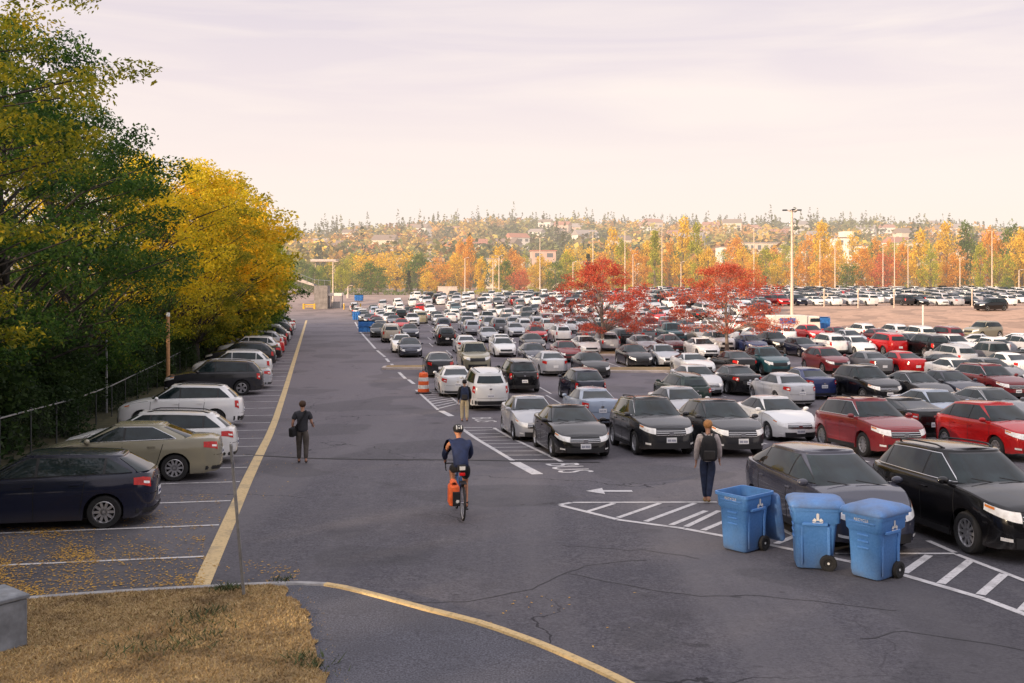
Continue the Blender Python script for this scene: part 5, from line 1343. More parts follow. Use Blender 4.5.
def backpack(loc, rz, sc, mat, label, sag=0):
    bp = empty('backpack', loc, rz, label, 'backpack'); bp.scale = (sc,) * 3
    m = MB()
    rows = [(.93, .13, .07), (.97, .165, .10), (1.10, .175, .11), (1.28, .165, .10), (1.40, .13, .08), (1.45, .08, .05)]
    V = []; n_ = 20
    for z, hx, hy in rows:
        for k in range(n_):
            a = 2 * math.pi * k / n_; V.append((hx * math.copysign(abs(math.cos(a)) ** .55, math.cos(a)), -.235 + hy * math.copysign(abs(math.sin(a)) ** .55, math.sin(a)), z - sag))
    Fc = [(j * n_ + k, j * n_ + (k + 1) % n_, (j + 1) * n_ + (k + 1) % n_, (j + 1) * n_ + k) for j in range(len(rows) - 1) for k in range(n_)] + [tuple(range(n_))[::-1], tuple(range((len(rows) - 1) * n_, len(rows) * n_))]
    m.add(V, Fc); m.build('pack_body', mat, bp, smooth=60)
    q = MB(); q.box((0, -.35, 1.06 - sag), (.24, .06, .20)); q.build('front_pocket', M['shoe'], bp, bevel=.025)
    h = MB(); h.tube([V3((-.03, -.22, 1.44 - sag)), V3((-.02, -.23, 1.49 - sag)), V3((.02, -.23, 1.49 - sag)), V3((.03, -.22, 1.44 - sag))], .009, 6); h.build('grab_handle', mat, bp)
    for sd in (1, -1):
        s_ = MB(); s_.tube([V3((sd * .09, -.17, 1.43)), V3((sd * .125, -.04, 1.485)), V3((sd * .13, .10, 1.43)), V3((sd * .14, .165, 1.28)), V3((sd * .165, .06, 1.08)), V3((sd * .15, -.14, .99))], .022, 6); s_.build('strap', mat, bp)
    return bp
P = walk_pose(.07, .06, skin=M['skin'], shirt=M['stripes'], pants=M['jeans'], shoe=M['shoe_tan'], cuff=.055, legL=((-.09, 0, .90), (-.075, .05, .50), (-.05, .05, .09), (-.06, .20, .035)), legR=((.09, 0, .90), (.05, .0, .50), (.0, -.16, .13), (.01, .0, .05)))
x, y = at(708, 502.5); sc_ = 1.05; r_ = make_person('person', P, 'ginger-haired man in striped long-sleeved shirt and dark jeans walking by the hatching', (x, y, gz(x, y)), R(-6), sc_); hair(r_, P['head'], M['hair_ginger'])
backpack((x, y, gz(x, y)), R(-6), sc_, M['blackcloth'], 'black backpack worn over the striped long-sleeved shirt')
P = walk_pose(.05, .05, skin=M['skin'], shirt=M['blackcloth'], pants=M['khaki'], shoe=M['shoe'], cuff=.07)
x, y = at(464.5, 421.5); r_ = make_person('person', P, 'dark-haired person in black jacket and pale khaki trousers near the white SUV', (x, y, gz(x, y)), R(4), .99); hair(r_, P['head'], M['hair_black'])
backpack((x, y, gz(x, y)), R(4), .99, M['jeans'], 'dark backpack on the person in pale khaki trousers')
# tiny far figure by the stairs
P = walk_pose(.08, .08, skin=M['skin'], shirt=M['blackcloth'], pants=M['jeans'], shoe=M['shoe'])
x, y = at(352.5, 313); r_ = make_person('person', P, 'small distant person in dark clothes near the yellow bollards', (x, y, gz(x, y)), 0, .98); hair(r_, P['head'], M['hair_black'])
# cyclist
cx_, cy_ = at(459.5, 514.5); cz = gz(cx_, cy_); CR = math.atan2(-UA.x, UA.y) - R(1)
M['frame_blue'] = simple('blue_bike_frame', (.05, .12, .30), .3, .3); M['rubber'] = M['tyre']
bike = empty('bicycle', (cx_, cy_, cz), CR, 'blue touring bicycle with drop bars ridden up the drive', 'bicycle')
BS = 1.06; bike.scale = (BS,) * 3
def bwheel(yc, nm):
    m = MB(); R_ = .345; V = []; n_ = 48
    for k in range(n_):
        a = 2 * math.pi * k / n_
        for j in range(8):
            b = 2 * math.pi * j / 8; rr_ = R_ - .02 + .02 * math.cos(b); V.append((.020 * math.sin(b), rr_ * math.cos(a), rr_ * math.sin(a)))
    m.add(V, [(k * 8 + j, k * 8 + (j + 1) % 8, ((k + 1) % n_) * 8 + (j + 1) % 8, ((k + 1) % n_) * 8 + j) for k in range(n_) for j in range(8)])
    w = m.build('wheel', M['tyre'], bike, loc=(0, yc, .345))
    q = MB(); q.lathe([(.318, -.011), (.300, -.011), (.300, .011), (.318, .011)], 40, axis='X'); q.tube([(-.05, 0, 0), (.05, 0, 0)], .02, 8); q.build('rim', M['alloy'], w)
    q = MB()
    for k in range(24):
        a = 2 * math.pi * k / 24; q.tube([(.02 * (-1) ** k, .02 * math.cos(a), .02 * math.sin(a)), (0, .305 * math.cos(a + .1), .305 * math.sin(a + .1))], .0018, 3)
    q.build('spokes', M['alloy'], w)
bwheel(-.52, 'r'); bwheel(.53, 'f')
fr = MB(); BBp, ST, HT, HB, RH, FH_ = V3((0, -.08, .28)), V3((0, -.22, .82)), V3((0, .36, .84)), V3((0, .40, .68)), V3((0, -.52, .345)), V3((0, .53, .345))
for a, b, r0 in ((BBp, ST, .016), (ST, HT, .015), (BBp, HB, .02), (HT, HB, .02)): fr.tube([a, b], r0, 8)
for sd in (1, -1): fr.tube([BBp, RH + V3((sd * .06, 0, 0))], .01, 6); fr.tube([ST, RH + V3((sd * .06, 0, 0))], .009, 6)
fr.build('frame', M['frame_blue'], bike)
fk = MB()
for sd in (1, -1): fk.tube([HB, HB + V3((sd * .045, .02, -.03)), FH_ + V3((sd * .055, 0, 0))], .011, 6)
fk.build('fork', M['frame_blue'], bike)
hb = MB(); hb.tube([HT, HT + V3((0, -.02, .08)), HT + V3((0, .07, .10))], .014, 8); bz = HT + V3((0, .07, .10))
for sd in (1, -1): hb.tube([bz, bz + V3((sd * .21, 0, 0)), bz + V3((sd * .22, .06, .01)), bz + V3((sd * .22, .10, -.05)), bz + V3((sd * .22, .05, -.12)), bz + V3((sd * .22, -.04, -.13))], .0135, 8); hb.box(bz + V3((sd * .22, .10, .02)), (.035, .06, .08))
hb.build('handlebar', M['black'], bike)
sd_ = MB(); sd_.tube([ST, ST + V3((0, -.03, .12))], .013, 8); sd_.box(ST + V3((0, -.06, .14)), (.15, .12, .045)); sd_.box(ST + V3((0, .05, .145)), (.05, .16, .035)); sd_.build('saddle', M['black'], bike, bevel=.012)
ck = MB(); ck.lathe([(.095, .05), (.095, .055), (.001, .055)], 24, axis='X', c=BBp); ck.tube([BBp + V3((.06, 0, 0)), BBp + V3((.075, .03, -.165))], .011, 6); ck.tube([BBp + V3((-.06, 0, 0)), BBp + V3((-.075, -.03, .165))], .011, 6); ck.build('crank', M['alloy'], bike)
for s in (1, -1): pd = MB(); pd.box(BBp + V3((s * .12, s * .03, -s * .165)), (.09, .08, .02)); pd.build('pedal', M['black'], bike)
rk = MB(); rk.box((0, -.55, .74), (.12, .34, .012))
for s in (1, -1): rk.tube([(s * .06, -.42, .74), (s * .06, -.52, .36), (s * .06, -.68, .74)], .006, 5)
rk.build('rack', M['black'], bike)
mg = MB(); mg.tube([(0, -.52 - .37 * math.sin(a), .345 + .37 * math.cos(a)) for a in [k * .22 for k in range(-2, 8)]], .022, 6); mg.build('mudguard', M['black'], bike)
tl = MB(); tl.box((0, -.44, .88), (.11, .07, .06)); tl.build('tail_lamp', M['tail'], bike, bevel=.01)
pn = empty('pannier', (cx_, cy_, cz), CR, 'orange pannier with black back panel hung left of the rear wheel', 'pannier'); pn.scale = (BS,) * 3
b = MB(); b.box((-.185, -.60, .53), (.21, .34, .40), taper=.95); b.build('bag_body', M['orange'], pn, bevel=.045)
b = MB(); b.box((-.15, -.79, .48), (.15, .035, .27)); pb = b.build('back_panel', M['blackcloth'], pn, bevel=.012)
b = MB(); b.lathe([(.001, 0), (.028, 0)], 12, axis='Y', c=(-.14, -.812, .43)); b.box((-.13, -.812, .44), (.05, .006, .05)); b.build('reflector', M['white'], pb)
b = MB(); b.lathe([(.04, -.13), (.065, -.10), (.065, .10), (.04, .13)], 12, axis='Y', c=(-.19, -.6, .75)); b.build('rolled_top', M['orange'], pn)
sb = empty('saddle_bag', (cx_, cy_, cz), CR, 'small black saddle bag with white patch behind the cyclist', 'bag'); sb.scale = (BS,) * 3
b = MB(); b.box((0, -.40, .99), (.17, .16, .13)); b.build('bag_body', M['blackcloth'], sb, bevel=.03); b = MB(); b.box((.0, -.484, 1.0), (.11, .006, .07)); b.build('patch', M['white'], sb)
P = dict(skin=M['skin2'], shirt=M['navy'], pants=M['blackcloth'], shoe=M['shoe'], shorts=True, pelvis=V3((0, -.25, 1.03)), waist=V3((0, -.18, 1.16)), chest=V3((0, .0, 1.35)), neck=V3((0, .11, 1.47)), neck2=V3((0, .15, 1.52)), head=V3((0, .20, 1.62)),
         legR=((.10, -.22, .97), (.13, .14, .62), (.125, -.04, .22), (.13, .12, .145)), legL=((-.10, -.22, .97), (-.13, .22, .86), (-.125, -.02, .54), (-.13, .10, .47)),
         armL=((-.19, .06, 1.41), (-.27, .20, 1.17), (-.235, .46, 1.03)), armR=((.19, .06, 1.41), (.25, .22, 1.17), (.235, .46, 1.03)))
cy = make_person('person', P, 'cyclist in navy long-sleeved jersey, black shorts and black helmet riding away', (cx_, cy_, cz), CR, BS)
hm = MB(); hm.ell(P['head'] + V3((0, -.005, .045)), (.108, .145, .10), 20, 10); hm.V = [(v[0], v[1], max(v[2], P['head'].z - .015)) for v in hm.V]; ho = hm.build('helmet', M['black'], cy, smooth=50)
hv = MB()
for k in (-1, 0, 1): hv.box(P['head'] + V3((k * .045, -.115, .085)), (.018, .08, .03), rot=Euler((R(45), 0, 0)).to_matrix())
hv.build('helmet_vents', M['white'], ho)
for s in (1, -1):
    sk_ = MB(); sk_.tube([V3((s * .128, -.03, .26 if s > 0 else .58)), V3((s * .127, -.02, .20 if s > 0 else .52))], [.045, .042], 10); sk_.build('sock', M['blackcloth'], cy)

# ------------------------------------------------------------------ recycling carts
def mat_cart():
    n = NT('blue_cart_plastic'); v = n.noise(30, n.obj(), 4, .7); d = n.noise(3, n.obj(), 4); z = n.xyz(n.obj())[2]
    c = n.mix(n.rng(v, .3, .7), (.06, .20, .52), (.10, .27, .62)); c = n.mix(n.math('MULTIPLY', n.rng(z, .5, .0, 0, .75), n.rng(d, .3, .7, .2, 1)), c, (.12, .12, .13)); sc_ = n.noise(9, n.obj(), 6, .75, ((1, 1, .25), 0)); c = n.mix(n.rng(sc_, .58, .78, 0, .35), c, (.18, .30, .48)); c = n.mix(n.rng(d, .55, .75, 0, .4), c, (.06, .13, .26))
    n.base(c, .5); n.bump(v, .15, .004); return n.mat
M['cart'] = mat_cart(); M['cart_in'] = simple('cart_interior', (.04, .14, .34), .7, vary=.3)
def rrect(hx, hy, r, n=5):
    out = []
    for cx0, cy0, a0 in ((hx - r, hy - r, 0), (-hx + r, hy - r, 90), (-hx + r, -hy + r, 180), (hx - r, -hy + r, 270)):
        for k in range(n): a = R(a0 + 90 * k / (n - 1)); out.append((cx0 + r * math.cos(a), cy0 + r * math.sin(a)))
    return out
def loft(mb, rings, m=0, cap0=True, cap1=False):
    n = len(rings[0]); V = [v for r_ in rings for v in r_]; Fc = [(j * n + k, j * n + (k + 1) % n, (j + 1) * n + (k + 1) % n, (j + 1) * n + k) for j in range(len(rings) - 1) for k in range(n)]
    if cap0: Fc.append(tuple(range(n))[::-1])
    if cap1: Fc.append(tuple(range((len(rings) - 1) * n, len(rings) * n)))
    mb.add(V, Fc, m)
def cart(px, py, deg, opened, label, sc=1.0):
    """front looks along local -x, hinge and wheels at +x"""
    x, y = at(px, py); root = empty('recycling_cart', (x, y, gz(x, y)), R(deg), label, 'recycling cart', 'blue recycling carts'); root.scale = (sc,) * 3
    def ring(hx, hy, z, ox=0, r=.07): return [(a + ox, b, z) for a, b in rrect(hx, hy, r)]
    mb = MB(); loft(mb, [ring(.27, .24, .03, -.02), ring(.285, .255, .06, -.02), ring(.335, .285, .74, 0), ring(.345, .292, .76, 0), ring(.372, .318, .79, .01), ring(.385, .33, .98, .01), ring(.415, .36, .985, .01), ring(.415, .36, 1.035, .01), ring(.39, .335, 1.035, .01)], 0)
    loft(mb, [ring(.39, .335, 1.035, .01), ring(.365, .31, 1.0, .01), ring(.30, .25, .45, 0), ring(.27, .24, .12, -.02)], 1, cap0=False, cap1=True)
    b = mb.build('cart_body', [M['cart'], M['cart_in']], root, smooth=40)
    # grip ribs on the front face and catch bars at its sides
    g = MB(); g.box((-.335, 0, .86), (.07, .30, .035), m=0); g.box((-.372, 0, .905), (.03, .46, .03), m=0)
    for z in (.70, .60, .50): g.box((-.318 - (z - .5) * .05, 0, z), (.05, .20, .03))
    g.build('grab_bars', M['cart'], root, bevel=.008)
    r_ = MB()
    for s in (1, -1): r_.box((-.02, s * .318, .765), (.40, .045, .05)); r_.box((.20, s * .285, .40), (.05, .03, .62)); r_.box((-.22, s * .275, .40), (.035, .02, .62))
    r_.build('side_ribs', M['cart'], root, bevel=.01)
    h = MB(); h.tube([(.40, -.26, 1.0), (.50, -.24, .985), (.50, .24, .985), (.40, .26, 1.0)], .018, 8); h.build('handle', M['cart'], root)
    ax = MB(); ax.tube([(.19, -.28, .13), (.19, .28, .13)], .014, 8); ax.build('axle', M['black'], root)
    for s in (1, -1):
        w = MB(); w.lathe([(.001, -.03), (.06, -.03), (.075, -.045), (.125, -.045), (.135, -.03), (.135, .03), (.125, .045), (.075, .045), (.06, .03), (.001, .03)], 24, axis='Y'); wo = w.build('wheel', M['tyre'], root, loc=(.19, s * .285, .135))
        q = MB(); q.lathe([(.001, s * .036), (.02, s * .036), (.02, s * .02)], 10, axis='Y'); q.build('hub', M['white'], wo)
    # lid
    L = MB(); rings = [[(a - .43, b_, 0) for a, b_ in rrect(.45, .385, .08)], [(a - .43, b_, .03) for a, b_ in rrect(.455, .39, .08)], [(a - .43, b_, .075) for a, b_ in rrect(.435, .365, .08)], [(a - .43, b_, .115) for a, b_ in rrect(.36, .29, .08)], [(a - .43, b_, .135) for a, b_ in rrect(.22, .16, .08)]]
    loft(L, rings, 0, cap0=True, cap1=True)
    for s in (1, -1): L.tube([(-.02, s * .2, .02), (.05, s * .2, -.01)], .022, 8)
    lo = L.build('lid', M['cart'], root, smooth=45, loc=(.45, 0, 1.035)); lo.rotation_euler = (0, R(0 if not opened else 258), 0)
    if opened: lo.location = (.52, 0, .96)
    # emblems: white figure mark near the top of both sides, small wording on the front
    for s in (1, -1):
        e = MB(); yy = s * .333; k_ = 1.5
        V = []; e.lathe([(.001, 0), (.022, 0)], 12, axis='Y', c=(.02, yy, .925))
        def poly(pts): e.add([(p[0] * k_ + .02, yy, p[1] * k_ + .855) for p in pts], [tuple(range(len(pts)))])
        poly([(-.06, -.02), (-.035, .01), (-.012, -.01), (-.022, -.032)]); poly([(.06, -.02), (.035, .01), (.012, -.01), (.022, -.032)]); poly([(-.015, .04), (.015, .04), (.012, -.018), (-.012, -.018)])
        poly([(-.06, -.028), (-.02, -.04), (.02, -.04), (.06, -.028), (.045, -.05), (0, -.062), (-.045, -.05)])
        e.build('emblem', M['white'], root, smooth=0)
    tm = text_mesh('RECYCLE', .062); tm.materials.append(M['white']); t = add_obj('lettering', tm, root, (-.382, 0, .945)); t.rotation_euler = (R(90), 0, R(-90)); t.location = (-.389, 0, .945)
    return root
cart(744, 549, 40, True, 'blue recycling cart with its lid hanging open, nearest the man with backpack')
cart(814, 566, -10, False, 'blue recycling cart with closed lid, standing between the other two')
cart(875, 576, 38, False, 'blue recycling cart with closed lid, closest to the diagonal white hatching')

# ------------------------------------------------------------------ street furniture
M['galv'] = simple('galvanised_steel', (.30, .31, .33), .45, .6, vary=.2, scale=12); M['wood'] = simple('weathered_post_wood', (.48, .26, .12), .85, vary=.2, scale=8)
M['pole_pale'] = simple('pale_lamp_mast', (.62, .50, .40), .6, .1); M['yellow_metal'] = simple('yellow_metal', (.70, .42, .05), .5); M['blue_metal'] = simple('blue_dumpster_paint', (.03, .16, .46), .45, vary=.25)
M['barrel_o'] = simple('orange_barrel', (.80, .13, .03), .5, vary=.08); M['wall_white'] = simple('pale_render', (.78, .70, .62), .8, vary=.06); M['roof_g'] = simple('roof_shingle', (.30, .22, .18), .85, vary=.2)
# sign post on the island
x, y = at(244, 603); z = gz(x, y) + .1; sp = empty('sign_post', (x, y, z), 0, 'thin leaning steel post with a small sign seen edge-on, on the dry grass', 'sign post')
b = MB(); 
for s in (-1, 1): b.box((s * .018, 0, 1.1), (.004, .03, 2.2))
b.box((0, -.015, 1.1), (.032, .004, 2.2)); po = b.build('post', M['galv'], sp); po.rotation_euler = (0, R(-4.9), 0)
b = MB(); b.box((-.165, -.012, 2.02), (.012, .26, .34), rz=R(14)); so = b.build('sign_plate', M['galv'], sp)
b = MB(); b.box((-.165, -.012, 2.02), (.018, .10, .02), rz=R(14)); b.box((-.168, -.012, 1.92), (.018, .03, .03)); b.build('bracket', M['black'], so)
# concrete utility box
x, y = at(-9, 668); b = empty('concrete_box', (x - .2, y + .42, gz(x, y) + .1), R(-38), 'grey concrete utility box on the dry grass at the corner', 'utility box')
m = MB(); m.box((0, 0, .29), (.62, .56, .58)); M['box_c'] = simple('weathered_box', (.20, .215, .24), .9, vary=.35, scale=5); m.build('box', M['box_c'], b, bevel=.02); m = MB(); m.box((0, 0, .61), (.66, .60, .05)); m.build('lid', M['box_c'], b, bevel=.012)
# construction barrel
x, y = at(423.5, 393.3); b = empty('construction_barrel', (x, y, gz(x, y)), 0, 'orange and white striped construction barrel at the end of the hatching', 'barrel')
H_ = 1.02
for k in range(5):
    m = MB(); z0 = .06 + k * H_ / 5.2; r0 = .30 - .015 * k; m.lathe([(r0, z0), (r0, z0 + .17), (r0 - .022, z0 + .18), (r0 - .022, z0 + H_ / 5.2 + .001)], 24); m.build('orange_band' if k % 2 == 0 else 'white_band', M['barrel_o'] if k % 2 == 0 else M['white'], b)
m = MB(); m.lathe([(.42, 0), (.42, .05), (.32, .09)], 24); m.build('rubber_base', M['black'], b); m = MB(); m.lathe([(.225, 1.04), (.2, 1.08), (.001, 1.09)], 24); m.tube([(-.06, 0, 1.08), (-.04, 0, 1.15), (.04, 0, 1.15), (.06, 0, 1.08)], .012, 6); m.build('lid', M['barrel_o'], b)
# wooden post on the west side
Yp = 55; xp = (168 - CX) / F * Yp; b = empty('wooden_post', (xp, Yp, gz(xp, Yp)), 0, 'tall round wooden post with white cap beside the grey boxy SUV', 'post')
m = MB(); m.tube([(0, 0, 0), (0, 0, 4.15)], [.11, .085], 12); m.build('post', M['wood'], b); m = MB(); m.lathe([(.1, 3.95), (.1, 4.15), (.001, 4.17)], 12); m.build('cap', M['white'], b)
# fence behind the west cars
M['fence_dark'] = simple('dull_fence_steel', (.06, .065, .065), .7, .3)
fe = empty('chain_link_fence', (*yl(30), 0), 0, 'chain-link fence with steel top rail behind the west parking row', 'fence'); fo = Vector((*yl(30), 0))
rail = MB(); net = MB(); Ys = [14 + 3.0 * k for k in range(38)]; prev = None
for Yq in Ys:
    p = yl(Yq) - UB * 6.9; g_ = V3((p.x, p.y, gz(p.x, p.y))) - fo; m = MB(); m.tube([g_, g_ + V3((0, 0, 1.4))], .028, 6); m.ell(g_ + V3((0, 0, 1.42)), (.035, .035, .03), 6, 4); m.build('post', M['fence_dark'], fe)
    if prev:
        rail.tube([prev + V3((0, 0, 1.36)), g_ + V3((0, 0, 1.36))], .026, 6)
        for k in range(18):
            for s in (1, -1):
                a0, a1 = (k / 18), (k + s * 8) / 18
                if a1 < 0 or a1 > 1: continue
                net.tube([prev.lerp(g_, a0) + V3((0, 0, .05)), prev.lerp(g_, a1) + V3((0, 0, 1.34))], .0022, 3, cap=False)
    prev = g_
rail.build('top_rail', M['galv'], fe); net.build('wire_net', M['fence_dark'], fe)
# tall post left of the shrubs
Yp = 44; xp = (106.5 - CX) / F * Yp; b = empty('metal_post', (xp, Yp, gz(xp, Yp)), 0, 'slim grey metal post above the fence behind the tan sedan', 'post'); m = MB(); m.tube([(0, 0, 0), (0, 0, 3.2)], .05, 8); m.build('shaft', M['galv'], b); m = MB(); m.ell((0, 0, 3.22), (.06, .06, .04), 8, 4); m.build('cap', M['galv'], b)
# dumpsters
def dumpster(px, py, w, d, h, label, rz=0, nm='dumpster'):
    x, y = at(px, py); r_ = empty(nm, (x, y + d / 2, gz(x, y)), R(rz), label, 'dumpster', 'blue dumpsters'); m = MB(); m.box((0, 0, h * .5 + .08), (w, d, h * .86), taper=1.04); m.build('bin_body', M['blue_metal'], r_, bevel=.03)
    m = MB(); m.box((0, 0, h + .04), (w * 1.05, d * 1.06, .07), rot=Euler((R(-5), 0, 0)).to_matrix()); m.build('lid', M['black'] if w > 1.5 else M['blue_metal'], r_, bevel=.02)
    m = MB()
    for k in (-.3, 0, .3): m.box((k * w, -d / 2 - .05, h * .5), (.07, .06, h * .8))
    m.box((0, -d / 2 - .06, h * .62), (w * 1.02, .08, .1)); m.build('ribs', M['blue_metal'], r_)
    for s in (1, -1): m = MB(); m.box((s * (w / 2 + .06), 0, h * .6), (.1, d * .7, .12)); m.build('lifting_pocket', M['blue_metal'], r_)
dumpster(365.5, 333.5, 1.75, 1.3, 1.35, 'large blue dumpster at the far end of the dashed lane line', 10)
dumpster(356, 321, 1.0, .9, 1.3, 'upright blue bin just up the drive from the large dumpster')
dumpster(358.5, 301.5, 1.6, 1.2, 1.3, 'farthest blue bin close to the end of the drive')
dumpster(824, 330, 1.4, 1.2, 1.4, 'small blue bin by the foot of the tall light pole')
# bollards, barrier
for k, px in enumerate((344, 352.8, 360.5)):
    x, y = at(px, 309.5); b = empty('bollard', (x, y, gz(x, y)), 0, ['yellow bollard nearest the concrete stairs', 'yellow bollard in the middle of the three', 'yellow bollard nearest the parked cars'][k], 'bollard', 'yellow bollards across the drive')
    m = MB(); m.tube([(0, 0, 0), (0, 0, 1.15)], .12, 12); m.build('post', M['yellow_metal'], b); m = MB(); m.ell((0, 0, 1.15), (.12, .12, .06), 12, 6); m.build('cap', M['white'], b)
x, y = at(309, 309); b = empty('traffic_barrier', (x, y, gz(x, y)), R(5), 'yellow barrier closing the foot of the concrete stairs', 'barrier')
for k in (-1.0, 1.0): m = MB(); m.box((k, 0, .5), (.35, .3, 1.0)); m.build('barrier_post', M['yellow_metal'], b)
m = MB(); m.box((0, 0, .8), (2.0, .1, .22)); m.box((0, 0, .4), (2.0, .1, .15)); m.build('rails', M['yellow_metal'], b)
# concrete stair
x, y = at(317, 309); b = empty('concrete_stairs', (x, y, gz(x, y)), R(0), 'grey concrete stair tower rising left over the end of the drive', 'stairs'); Hs = (309 - 283) / F * y
m = MB(); m.box((.7, 1.5, Hs * .45), (2.5, 3, Hs * .9)); m.build('landing', simple('stained_concrete', (.24, .215, .20), .9, vary=.3, scale=1.5), b); m = MB()
for k in range(12):
    m.box((-.75 - k * .36, 1.5, Hs * .9 + .12 + k * .13), (.40, 2.6, .2))
m.build('steps', M['concrete'], b); m = MB(); m.add([(-.6, .12, Hs * .9 - .1), (-.6, .12, Hs * .9 + .3), (-5.0, .12, Hs * .9 + 2.0), (-5.0, .12, Hs * .9 + 1.2), (-.6, .32, Hs * .9 - .1), (-.6, .32, Hs * .9 + .3), (-5.0, .32, Hs * .9 + 2.0), (-5.0, .32, Hs * .9 + 1.2)], [(0, 1, 2, 3), (7, 6, 5, 4), (1, 5, 6, 2), (0, 3, 7, 4), (0, 4, 5, 1), (3, 2, 6, 7)])
m.build('stringer', M['concrete_warm'], b); m = MB(); m.tube([(2.5, .1, Hs * .9 + .9), (-.6, .1, Hs * .9 + 1.1), (-5.0, .1, Hs * .9 + 2.9)], .05, 6)
for k in range(7): xx = 2.5 - k * 1.1; zz = Hs * .9 if xx > -.6 else Hs * .9 + (-.6 - xx) * .38; m.tube([(xx, .1, zz), (xx, .1, zz + 1.0)], .035, 5)
m.build('handrail', M['galv'], b)
# kiosk and covered walkway roof
x, y = at(336, 308); b = empty('kiosk', (x, y, gz(x, y)), 0, 'small white canopy kiosk next to the concrete stairs', 'kiosk'); m = MB(); m.box((0, 0, 2.55), (2.6, 2.2, .55)); m.build('canopy', M['wall_white'], b, bevel=.05)
for sx in (-1, 1):
    for sy in (-1, 1): m = MB(); m.box((sx * 1.05, sy * .9, 1.15), (.14, .14, 2.3)); m.build('leg', M['galv'], b)
m = MB(); m.box((0, .2, .6), (1.4, .8, 1.2)); m.build('counter', M['concrete'], b)
Yc = 275; x = (325 - CX) / F * Yc; b = empty('transit_canopy', (x, Yc, gz(x, Yc)), 0, 'long white flat canopy roof past the end of the tree row', 'canopy'); m = MB(); m.box((0, 0, 8.9), (7, 5, .7)); m.build('roof', M['concrete_warm'], b, bevel=.1)
for s in (-1, 1): m = MB(); m.tube([(s * 3, 0, 0), (s * 2.6, 0, 8.6)], .08, 8); m.build('column', M['pole_pale'], b)
# small white posts
x, y = at(923, 336); b = empty('white_post', (x, y, gz(x, y)), 0, 'short white post with orange foot at the edge of the open terrace', 'post'); m = MB(); m.tube([(0, 0, .5), (0, 0, 3.3)], .09, 10); m.build('shaft', M['wall_white'], b); m = MB(); m.tube([(0, 0, 0), (0, 0, .5)], .22, 12); m.build('base', M['yellow_metal'], b)
# lamp masts
def mast(px, top, Y, label, heads=2, r=.11, base=True, ring=False):
    x = (px - CX) / F * Y; z0 = gz(x, Y); H = (HY - top) / F * Y + CAMH - z0; b = empty('light_pole', (x, Y, z0), random.uniform(-.4, .4), label, 'light pole', 'light poles in the lot')
    if base: m = MB(); m.tube([(0, 0, 0), (0, 0, .9)], r * 2.8, 12); m.build('base', M['concrete_warm'], b)
    m = MB(); m.tube([(0, 0, .6), (0, 0, H)], [r * 1.3, r * .75], 8); m.build('pole', M['pole_pale'], b)
    for k in range(heads):
        a = math.pi * 2 * k / max(heads, 1) if heads != 2 else math.pi * k; d = V3((math.cos(a), math.sin(a) * .9, 0)); q = MB(); q.tube([V3((0, 0, H - .1)), d * .6 + V3((0, 0, H + .12))], r * .45, 5)
        ao = q.build('arm', M['pole_pale'], b); q = MB(); q.box(d * .8 + V3((0, 0, H + .1)), (.5, .3, .15), rz=a); q.build('lamp_head', M['black'] if px == 792 else M['pole_pale'], ao, bevel=.04)
mast(792, 211, 112, 'tallest light pole with four dark lamp heads at the open terrace', 4, .15)
for px, top, Y, hd, lb in ((333, 262, 200, 1, 'thin lamp mast by the white kiosk'), (348, 286, 220, 1, 'short lamp mast at the end of the drive'), (465, 258, 246, 1, 'lamp mast before the columnar orange poplar'), (493, 262, 246, 1, 'slim lamp mast left of the pair by the pale wall'),
                           (499, 256, 250, 2, 'lamp mast in front of the green tree west of the maples'), (540, 238, 242, 2, 'tall pale lamp mast west of the first red maple'), (593, 232, 246, 2, 'lamp mast rising out of the first red maple'), (573, 262, 252, 1, 'short lamp mast just west of the first red maple'), (625, 231, 250, 2, 'tall lamp mast between golden poplars east of the first maple'), (633, 254, 254, 1, 'low lamp mast beside the golden poplar'),
                           (662, 229, 262, 1, 'lamp mast against the yellow-green conifer'), (681, 262, 255, 1, 'low lamp mast under the twin golden poplars'), (754, 228, 256, 2, 'tall lamp mast right of the second red maple'), (820, 240, 258, 1, 'lamp mast before the golden poplar by the flats'), (835, 236, 250, 2, 'tall lamp mast by the white flats'),
                           (883, 246, 258, 2, 'lamp mast in front of the orange trees'), (894.5, 237, 250, 2, 'tall lamp mast of the close pair over the terrace cars'), (908, 240, 254, 2, 'right-hand lamp mast of the close pair'), (960, 258, 258, 1, 'thin lamp mast over the right terrace cars'), (992, 231, 240, 2, 'tall lamp mast above the black four-wheel drive'), (1019, 270, 236, 1, 'lamp mast near the dark green bush')):
    mast(px, top, Y, lb, hd, .12)
for px, y0, lb in ((824, 303, 'thin short post left of the terrace edge cars'), (858, 304, 'thin short post midway along the terrace edge'), (894, 304, 'thin short post in front of the dark terrace cars'), (972, 303, 'thin short post near the black four-wheel drive')):
    x, y = at(px, y0 + 4); b = empty('thin_post', (x, y, gz(x, y)), 0, lb, 'post', 'short posts along the terrace edge'); m = MB(); m.tube([(0, 0, 0), (0, 0, 2.6)], .09, 8); m.build('shaft', M['pole_pale'], b); m = MB(); m.box((0, 0, 2.5), (.3, .06, .4)); m.build('sign_plate', M['wall_white'], b)
